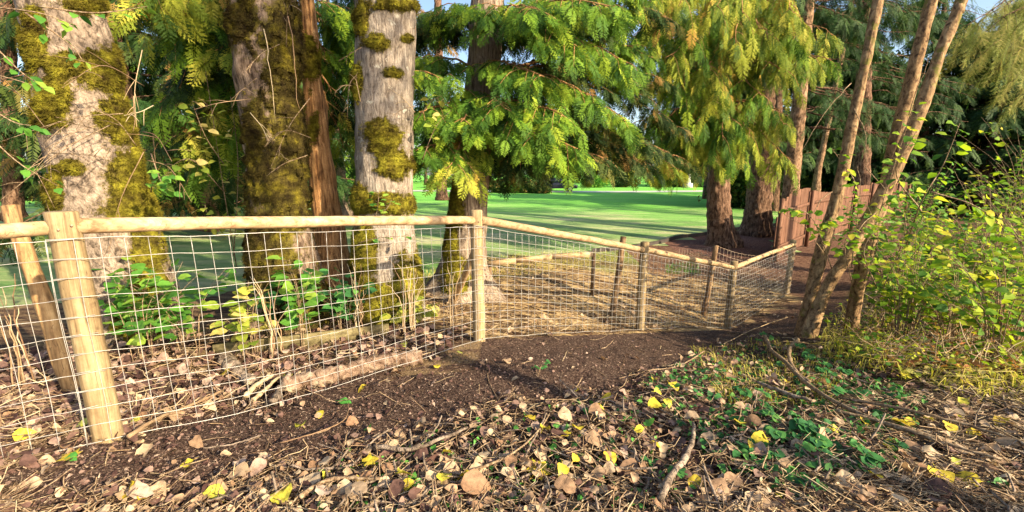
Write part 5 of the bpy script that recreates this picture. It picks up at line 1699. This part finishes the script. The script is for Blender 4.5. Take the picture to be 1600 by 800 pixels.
def density_soil(px, py):
    q = np.stack([px, py * 1.6, px * 0], -1)
    px = px + (fbm(q, .02, 81) - .5) * 130
    py = py + (fbm(q, .02, 82) - .5) * 75
    return inpoly(px, py, SOIL)

# crumbs of bark and soil
P, px, py = scatter(30000, [(-60, 700), (450, 600), (745, 526), (1150, 505), (1250, 440), (1300, 500), (1200, 560), (1000, 640), (700, 700), (400, 800), (-60, 860)], rg)
n = len(P)
tet = (np.array([(0, -.5, 0), (0, .5, 0), (1, .1, 0), (.4, 0, .35)], float), np.array([(0, 1, 3), (1, 2, 3), (2, 0, 3)]), None)
P[:, 2] += .001
b = Buf()
d = rdir(n, rg); d[:, 2] *= .25
instances(b, [tet], P, d, np.array([0, 0, 1]) + rdir(n, rg) * .5, np.stack([rg.uniform(.008, .028, n), rg.uniform(.003, .009, n), rg.uniform(.003, .010, n)], -1), 3)
build("soil_crumbs", b, M["chip"], kind='stuff')

# twigs and stalks
def stalk_var(seed, seg=5):
    r_ = np.random.default_rng(seed)
    p = np.stack([np.linspace(-.5, .5, seg), np.cumsum(r_.normal(size=seg)) * .04, np.cumsum(r_.normal(size=seg)) * .02], -1)
    p -= p.mean(0)
    V, T, Q, R = tube(p, .5, 4, False)
    c_ = np.repeat(p, 4, 0)
    return c_, V - c_, Q
STALK = [stalk_var(s) for s in range(8)]
def stalks(buf, P, d, up, ln, r, seed):
    rg_ = np.random.default_rng(seed)
    w = rg_.integers(0, 8, len(P)); rr = rg_.random(len(P))
    R = basis(d, up)
    for k, (c_, o_, Q) in enumerate(STALK):
        idx = np.nonzero(w == k)[0]
        if not len(idx): continue
        loc = c_[None] * ln[idx][:, None, None] + o_[None] * 2 * r[idx][:, None, None]
        VV = np.einsum('nij,nmj->nmi', R[idx], loc) + P[idx][:, None]
        m_ = len(c_)
        buf.add(VV.reshape(-1, 3), None, (Q[None] + (np.arange(len(idx)) * m_)[:, None, None]).reshape(-1, 4), np.repeat(rr[idx], m_))
def litter_layer(name, n, region, m, ln, r, lift, seed, soil_keep=.05, tilt=.18, prefer=None):
    rg_ = np.random.default_rng(seed)
    P, px, py = scatter(n, region, rg_)
    keep = ~density_soil(px, py) | (rg_.random(len(P)) < soil_keep)
    P = P[keep]; k = len(P)
    P[:, 2] += rg_.uniform(0, lift, k)
    d = rdir(k, rg_); d[:, 2] = rg_.normal(size=k) * tilt
    if prefer is not None:
        d[:, :2] = d[:, :2] * .7 + np.array(prefer) * np.sign(rg_.normal(size=k))[:, None]
    b = Buf()
    stalks(b, P, norm(d), np.array([0, 0, 1.0]) + rdir(k, rg_) * .1, rg_.uniform(*ln, k), rg_.uniform(*r, k), seed)
    return build(name, b, M[m], kind='stuff')
litter_layer("twig_litter", 5400, ALL, "twig", (.06, .26), (.0013, .0036), .07, 21)
litter_layer("pale_stick_litter", 420, [(300, 860), (420, 740), (620, 690), (860, 640), (1100, 560), (1330, 600), (1660, 640), (1660, 860)], "grey_bark", (.12, .38), (.003, .007), .06, 26, 0.05)
litter_layer("straw_litter", 2025, ALL, "straw", (.05, .22), (.001, .0028), .06, 22, tilt=.25)
litter_layer("dark_twig_litter", 7800, ALL, "dark_stem", (.05, .2), (.0015, .004), .03, 23)
litter_layer("cut_stalks", 3000, [(1250, 640), (1660, 600), (1660, 860), (1180, 860)], "straw", (.10, .32), (.0012, .003), .05, 24, prefer=(.9, -.35))
litter_layer("cut_brown_stalks", 5200, [(1250, 640), (1660, 600), (1660, 860), (1180, 860)], "dark_stem", (.10, .3), (.0012, .003), .04, 25, prefer=(.9, -.35))

def leaf_layer(name, n, region, m, size, seed, soil_keep=.06, lift=.05, variants=LITTER, tilt=.55):
    rg_ = np.random.default_rng(seed)
    P, px, py = scatter(n, region, rg_)
    keep = ~density_soil(px, py) | (rg_.random(len(P)) < soil_keep)
    P = P[keep]; k = len(P)
    P[:, 2] += rg_.uniform(.006, lift, k)
    d = rdir(k, rg_); d[:, 2] *= .3
    b = Buf()
    sc = rg_.uniform(*size, k)
    instances(b, variants, P, d, np.array([0, -.1, 1.0]) + rdir(k, rg_) * tilt, sc, seed)
    return build(name, b, M[m], kind='stuff')
leaf_layer("brown_leaf_litter", 7150, ALL, "brown_leaf", (.025, .065), 31, lift=.045)
leaf_layer("tan_leaf_litter", 2990, ALL, "tan_leaf", (.026, .06), 32, lift=.07)
leaf_layer("soil_leaf_bits", 1800, [(-60, 700), (450, 600), (745, 526), (1150, 505), (1250, 500), (1200, 560), (1000, 640), (700, 700), (400, 800), (-60, 860)], "brown_leaf", (.010, .028), 41, 1.0, lift=.012)
leaf_layer("green_sprig_litter", 1500, [(1000, 600), (1130, 540), (1330, 560), (1450, 640), (1380, 760), (1250, 800), (1120, 740)], "bramble", (.02, .055), 33, tilt=.8, lift=.07)
leaf_layer("green_weeds", 500, [(420, 820), (500, 720), (800, 650), (1000, 620), (1100, 800)], "green_leaf", (.02, .045), 34, tilt=.8, lift=.05)
# leaves behind the wire
back = [(-60, 560), (330, 520), (660, 500), (745, 520), (660, 566), (445, 606), (330, 650), (-60, 700)]
leaf_layer("fenceline_leaf_litter", 1900, back, "brown_leaf", (.04, .09), 35, 1)
leaf_layer("pale_fenceline_litter", 300, back, "tan_leaf", (.04, .09), 36, 1)
litter_layer("fenceline_twigs", 500, back, "straw", (.08, .25), (.0015, .0035), .08, 37, 1, .35)
leaf_layer("paddock_leaf_litter", 260, [(650, 470), (760, 415), (1180, 420), (1240, 470), (1300, 500), (1140, 512), (750, 528)], "tan_leaf", (.04, .09), 38, 1)
litter_layer("paddock_straw", 2200, [(650, 470), (760, 410), (1060, 390), (1200, 410), (1240, 470), (1140, 512), (750, 528)], "straw", (.08, .25), (.0015, .0035), .05, 39, 1, .12)
litter_layer("paddock_twigs", 700, [(650, 470), (760, 410), (1060, 390), (1240, 400), (1330, 500), (1140, 512), (750, 528)], "dark_stem", (.12, .4), (.002, .005), .04, 40, 1, .12)

# single fallen leaves: the largest in view, each an object
LM = {}
for mk, vs in (("tan_leaf", LITTER), ("brown_leaf", LITTER), ("yellow_leaf", LITTER + MAPLE[:1]), ("green_leaf", LITTER[:4])):
    LM[mk] = []
    for v in vs:
        me = make_mesh("fallen_leaf", *v); me.materials.append(M[mk]); LM[mk].append(me)
maple_me = []
for v in MAPLE:
    me = make_mesh("maple_leaf", *v); me.materials.append(M["yellow_leaf"]); maple_me.append(me)
def zone_name(px, py):
    if py < 600 and px < 745: return "behind the wire near the log"
    if inpoly(px, py, SOIL):
        if px < 330: return "on the dark soil below the leaning end post"
        if px < 560: return "on the dark soil in front of the fallen log"
        if px < 820: return "on the dark soil below the middle post"
        return "on the dark soil before the third post"
    if px < 300: return "in the litter at the photo's lower left corner"
    if px < 640: return "in the leafy litter left of the brown stick heap"
    if px < 940: return "on the stick heap in the middle foreground"
    if px < 1150: return "beside the long pale bent stick"
    if px < 1330: return "among the green brambles"
    if py < 650: return "near the yellow grass on the right"
    return "on the cut stalks at lower right"
AD = {"tan_leaf": "tan", "brown_leaf": "brown", "yellow_leaf": "yellow", "green_leaf": "green"}
MARKS = [("the leaning end post", 165, 690), ("the long pale stick", 280, 665), ("the grey root end", 372, 588), ("the log's split sticks", 410, 640), ("the fallen log", 560, 590), ("the middle post", 746, 545),
    ("the two green leaves", 550, 655), ("the pale thick stick", 650, 718), ("the standing pale stick", 838, 695), ("the ragged maple leaf", 838, 750), ("the upright tan leaf", 720, 780), ("the bent pale stick", 1060, 735), ("the star-shaped leaf", 1064, 775),
    ("the third post", 1004, 535), ("the corner post", 1138, 530), ("the litter crest's bright leaf", 1045, 611), ("the large pale oval leaf", 1104, 776), ("the largest bramble", 1240, 690), ("the half-browned leaf", 1300, 672), ("the forked branch", 1240, 580), ("the lone yellow leaf", 1458, 755),
    ("the long curved branch", 1400, 690), ("the alder clump", 1290, 535), ("the crossing brown sticks", 1540, 725), ("the yellow grass edge", 1500, 620), ("the white twig", 365, 708), ("the curled pale leaf", 318, 776), ("the round litter leaf", 512, 740), ("the squarish leaf", 575, 792), ("the cream leaf on soil", 854, 603), ("the dusty brown leaf", 900, 690)]
USED = set()
def fallen(px, py, mk, size, rg_, label=None, me=None, flat=.35, lift=.012):
    word = "large" if size > .09 else ("small" if size < .065 else "medium")
    which = int(rg_.integers(0, len(LM[mk])))
    if not label:
        m_ = min(MARKS, key=lambda q: (q[1] - px) ** 2 + ((q[2] - py) * 1.3) ** 2)
        dx, dy = px - m_[1], (py - m_[2]) * 1.3
        dist = math.hypot(dx, dy)
        far_ = "" if dist > 55 else ("close " if dist > 24 else "touching, ")
        h = "right" if dx > 0 else "left"; v_ = "below" if dy > 0 else "above"
        way = v_ if abs(dy) > 2 * abs(dx) else (h + " of" if abs(dx) > 2 * abs(dy) else v_ + " and " + h + " of")
        shape = "pointed" if which < 4 else ("rounded" if which < 7 else "crumpled")
        if mk == "green_leaf": shape = "pointed"
        label = "%s %s %s fallen leaf %s%s %s" % (word, shape, AD[mk], far_, way, m_[0])
        if label in USED:
            return None
    USED.add(label)
    p = gp(px, py)[0]; p[2] += lift + rg_.uniform(0, .012) + (0 if inpoly(px, py, SOIL) else .045)
    size = size * 1.08
    a = rg_.uniform(0, 2 * pi)
    o = place("fallen_leaf", me or LM[mk][which], mat4(p, np.array([cos(a), sin(a), rg_.normal() * .1]), np.array([0, -.15, 1.0]) + rg_.normal(size=3) * flat, size))
    tag(o, label, "leaf", "fallen leaves")
    return o
rgl = np.random.default_rng(77)
special = [(854, 603, "tan_leaf", .085, "single cream leaf alone on dark soil above the litter, below the third post"), (474, 676, "yellow_leaf", .08, "yellow two-lobed leaf upright on dark soil in front of the log"),
    (530, 632, "green_leaf", .085, "bright green leaf on dark soil just below the log, larger of two"), (578, 680, "green_leaf", .07, "bright green leaf on dark soil, smaller and lower of two"),
    (541, 668, "tan_leaf", .07, "pale pointed leaf between the two green leaves"), (500, 590 + 60, "yellow_leaf", .07, "dull yellow leaf below the fallen log's middle"), (573, 607, "yellow_leaf", .07, "yellowish leaf close under the fallen log"),
    (118, 722, "yellow_leaf", .10, "large yellow leaf at the foot of the leaning end post"), (140, 684, "yellow_leaf", .08, "yellow leaf tucked against the leaning end post"), (275, 655, "tan_leaf", .11, "big cream leaf lying by the wire right of the leaning end post"),
    (236, 704, "tan_leaf", .10, "big pale leaf on the long stick near the leaning end post"), (230, 655, "tan_leaf", .08, "cream leaf standing against the wire beside the end post"), (303, 726, "yellow_leaf", .08, "yellow and tan leaf between end post and white twig"),
    (252, 772, "tan_leaf", .08, "pale leaf on soil at lower left, below the yellow and tan leaf"), (318, 776, "tan_leaf", .12, "long curled pale leaf at lower left"), (835, 676, "yellow_leaf", .075, "bright yellow leaf at the top edge of the stick heap"),
    (952, 637, "yellow_leaf", .09, "long yellow leaf on the litter below the third post"), (1045, 611, "yellow_leaf", .08, "bright yellow leaf on the litter crest"), (1020, 605, "yellow_leaf", .06, "small yellow leaf left of the bright one on the litter crest"), (1038, 636, "yellow_leaf", .07, "yellow leaf just below the bright one on the litter crest"),
    (1155, 678, "yellow_leaf", .09, "yellow leaf left of the largest bramble"), (1172, 712, "yellow_leaf", .07, "small yellow leaf below left of the largest bramble"), (1104, 776, "tan_leaf", .11, "large pale oval leaf beside the long bent stick"), (1150, 766, "tan_leaf", .10, "large curled tan leaf right of the pale oval leaf"),
    (1075, 762, "yellow_leaf", .07, "yellow leaf between the bent stick and the pale oval leaf"), (1115, 698, "tan_leaf", .11, "large pale leaf right of the bent stick's tip"), (1188, 674, "tan_leaf", .10, "large tan leaf between yellow leaf and bramble"), (1208, 728, "tan_leaf", .08, "tan leaf left of the dark bramble sprig"),
    (1458, 755, "yellow_leaf", .10, "yellow leaf alone on the cut stalks at lower right"), (1426, 714, "tan_leaf", .09, "pale leaf on the cut stalks above the yellow one"), (1400, 708, "yellow_leaf", .06, "small yellow-brown leaf on the cut stalks"), (1345, 672, "yellow_leaf", .07, "yellow leaf on the stalks right of the brambles"),
    (740, 800 - 60, "tan_leaf", .07, "pale leaf in the stick heap's dip"), (600, 742, "tan_leaf", .08, "pale round leaf on the litter heap beside the thick stick"), (512, 740, "tan_leaf", .08, "pale round leaf left of the thick stick"), (566, 757, "tan_leaf", .09, "greenish tan oval leaf under the thick stick"),
    (535, 772, "brown_leaf", .10, "rusty tan oval leaf low in the left litter"), (490, 755, "tan_leaf", .12, "long pale leaf left of the round leaf"), (798, 728, "tan_leaf", .08, "pale curled leaf left of the yellow maple leaf"), (864, 700, "brown_leaf", .09, "dusty brown leaf above the yellow maple leaf"),
    (895, 741, "yellow_leaf", .06, "orange-yellow leaf right of the yellow maple leaf"), (867, 765, "tan_leaf", .10, "broad pink-tan leaf below right of the yellow maple leaf"), (720, 780, "tan_leaf", .13, "largest upright tan leaf at the middle bottom edge"), (575, 792, "tan_leaf", .11, "flat squarish pale leaf at the bottom edge"),
    (686, 562, "tan_leaf", .07, "cream leaf near the log's right end"), (790, 566, "tan_leaf", .07, "cream leaf on dark soil right of the middle post"), (755, 572, "tan_leaf", .05, "small pale leaf on dark soil under the middle post"), (684, 578, "yellow_leaf", .06, "yellowish leaf on the soil by the log's right end"), (720, 535 + 20, "yellow_leaf", .06, "small yellow leaf just left of the middle post's foot"),
    (985, 560, "tan_leaf", .05, "small pale leaf on the soil below the third post"), (1075, 557, "tan_leaf", .09, "large cream leaf on the litter crest before the corner post"), (1150, 548, "tan_leaf", .07, "pale leaf by the corner post's foot"), (1480, 656, "tan_leaf", .12, "long pale leaf on the stalks at the right"), (1300, 672, "tan_leaf", .08, "half-browned leaf beside the bramble sprig"),
    (634, 524, "tan_leaf", .10, "large pink-tan leaf caught behind the wire"), (635, 524 - 32, "tan_leaf", .07, "pale leaf hanging behind the wire above the pink-tan one"), (632, 545, "yellow_leaf", .08, "yellow leaf behind the wire at the log's right end"), (355, 597, "yellow_leaf", .08, "yellow leaf behind the wire by the grey root end"), (455, 595, "yellow_leaf", .07, "yellow leaf between wire and fallen log")]
for (px, py, mk, s, lab) in special:
    fallen(px, py, mk, s, rgl, lab, flat=.25, lift=.02)
for k, (px, py, s, lab) in enumerate([(832, 750, .13, "big ragged bright yellow maple leaf in the middle foreground"), (845, 734, .08, "smaller yellow maple leaf touching the big ragged one"), (1064, 770, .07, "small star-shaped yellow leaf by the bent stick's lower end")]):
    p = gp(px, py)[0] + [0, 0, .035]
    tag(place("maple_leaf", maple_me[k], mat4(p, np.array([cos(k * 2 + 1), sin(k * 2 + 1), 0]), np.array([.1, -.25, 1]), s)), lab, "leaf", "fallen leaves")
cnt = 0
while cnt < 230:
    px, py = rgl.uniform(0, 1600), rgl.uniform(560, 800)
    if py < 690 - px * .21 or not inpoly(px, py, ALL): continue
    if inpoly(px, py, SOIL) and rgl.random() > .16: continue
    if py < 640 and rgl.random() > .5: continue
    mk = rgl.choice(["tan_leaf", "tan_leaf", "tan_leaf", "brown_leaf", "yellow_leaf"] if rgl.random() > .02 else ["green_leaf"])
    if fallen(px, py, mk, rgl.uniform(.048, .095), rgl) is not None:
        cnt += 1

# ------------------------------------------------------------------ grasses on the right bank
def grass(name, n, region, m, h, seed, lean=.5, w=.0025, kind='stuff'):
    rg_ = np.random.default_rng(seed)
    P, px, py = scatter(n, region, rg_)
    k = len(P)
    a = rg_.uniform(0, 2 * pi, k)
    cl = noise(P, 5.0, seed) * 2 * pi
    a = a * .4 + cl
    hh = rg_.uniform(*h, k)
    bend_ = rg_.uniform(.3, 1.3, k) * lean
    o = np.stack([np.cos(a), np.sin(a), 0 * a], -1)
    sd = np.stack([-np.sin(a), np.cos(a), 0 * a], -1) * w
    up = np.array([0, 0, 1.0])
    p0 = P - up * .02
    p1 = P + up * hh[:, None] * .55 + o * (hh * bend_ * .3)[:, None]
    p2 = P + up * (hh * (1 - .35 * bend_))[:, None] + o * (hh * bend_)[:, None]
    V = np.stack([p0 - sd, p0 + sd, p1 - sd * .8, p1 + sd * .8, p2], 1).reshape(-1, 3)
    i = np.arange(k)[:, None] * 5
    b = Buf().add(V, np.concatenate([i + 2, i + 3, i + 4], 1), np.concatenate([i, i + 1, i + 3, i + 2], 1), np.repeat(rg_.random(k), 5))
    return build(name, b, M[m], kind=kind)
grass("dry_grass", 600, [(1270, 540), (1320, 480), (1420, 500), (1420, 600), (1300, 570)], "grass", (.10, .34), 51, 1.2, .004)
grass("dry_grass", 450, [(1440, 590), (1500, 550), (1640, 580), (1640, 640), (1480, 625)], "grass", (.06, .24), 62, 1.4, .004)
grass("dry_grass", 1200, [(1080, 545), (1200, 530), (1330, 560), (1300, 640), (1130, 630)], "grass", (.05, .14), 52, 1.0)
grass("dark_weeds", 1600, [(1420, 420), (1640, 360), (1640, 440), (1400, 460)], "ivy", (.10, .35), 61, .8, .006)
grass("bank_grass", 500, [(1340, 480), (1640, 430), (1640, 560), (1400, 540)], "straw", (.12, .4), 53, .7)
grass("lawn_edge_grass", 5000, [(640, 450), (650, 430), (760, 400), (930, 390), (1000, 400), (900, 420), (760, 440), (700, 470)], "grass", (.03, .09), 55, .5, .003)
grass("weed_tuft", 500, [(1040, 415), (1090, 408), (1095, 430), (1040, 428)], "green_leaf", (.05, .14), 56, .6, .004)
litter_layer("bank_stems", 700, [(1300, 520), (1400, 440), (1640, 440), (1640, 600), (1350, 580)], "straw", (.15, .5), (.002, .004), .25, 57, 1, .8)
leaf_layer("rust_bracken_litter", 1300, [(1480, 480), (1570, 480), (1580, 540), (1490, 530)], "rust_fern", (.03, .07), 58, 1, .12)
leaf_layer("bank_leaf_litter", 1500, [(1270, 520), (1400, 440), (1640, 400), (1640, 600), (1350, 590)], "broadleaf", (.03, .06), 59, 1, .25, LEAF, .8)
leaf_layer("bank_yellow_litter", 500, [(1290, 540), (1400, 480), (1640, 520), (1640, 620), (1400, 600)], "vine_pale", (.03, .07), 63, 1, .12, LEAF, .8)
leaf_layer("rust_litter", 700, [(1330, 520), (1420, 480), (1640, 500), (1640, 600), (1400, 590)], "rust_fern", (.03, .07), 64, 1, .14, LITTER, .8)
leaf_layer("bank_brown_litter", 2500, [(1300, 520), (1400, 400), (1640, 360), (1640, 600), (1350, 590)], "brown_leaf", (.04, .08), 60, 1, .05)
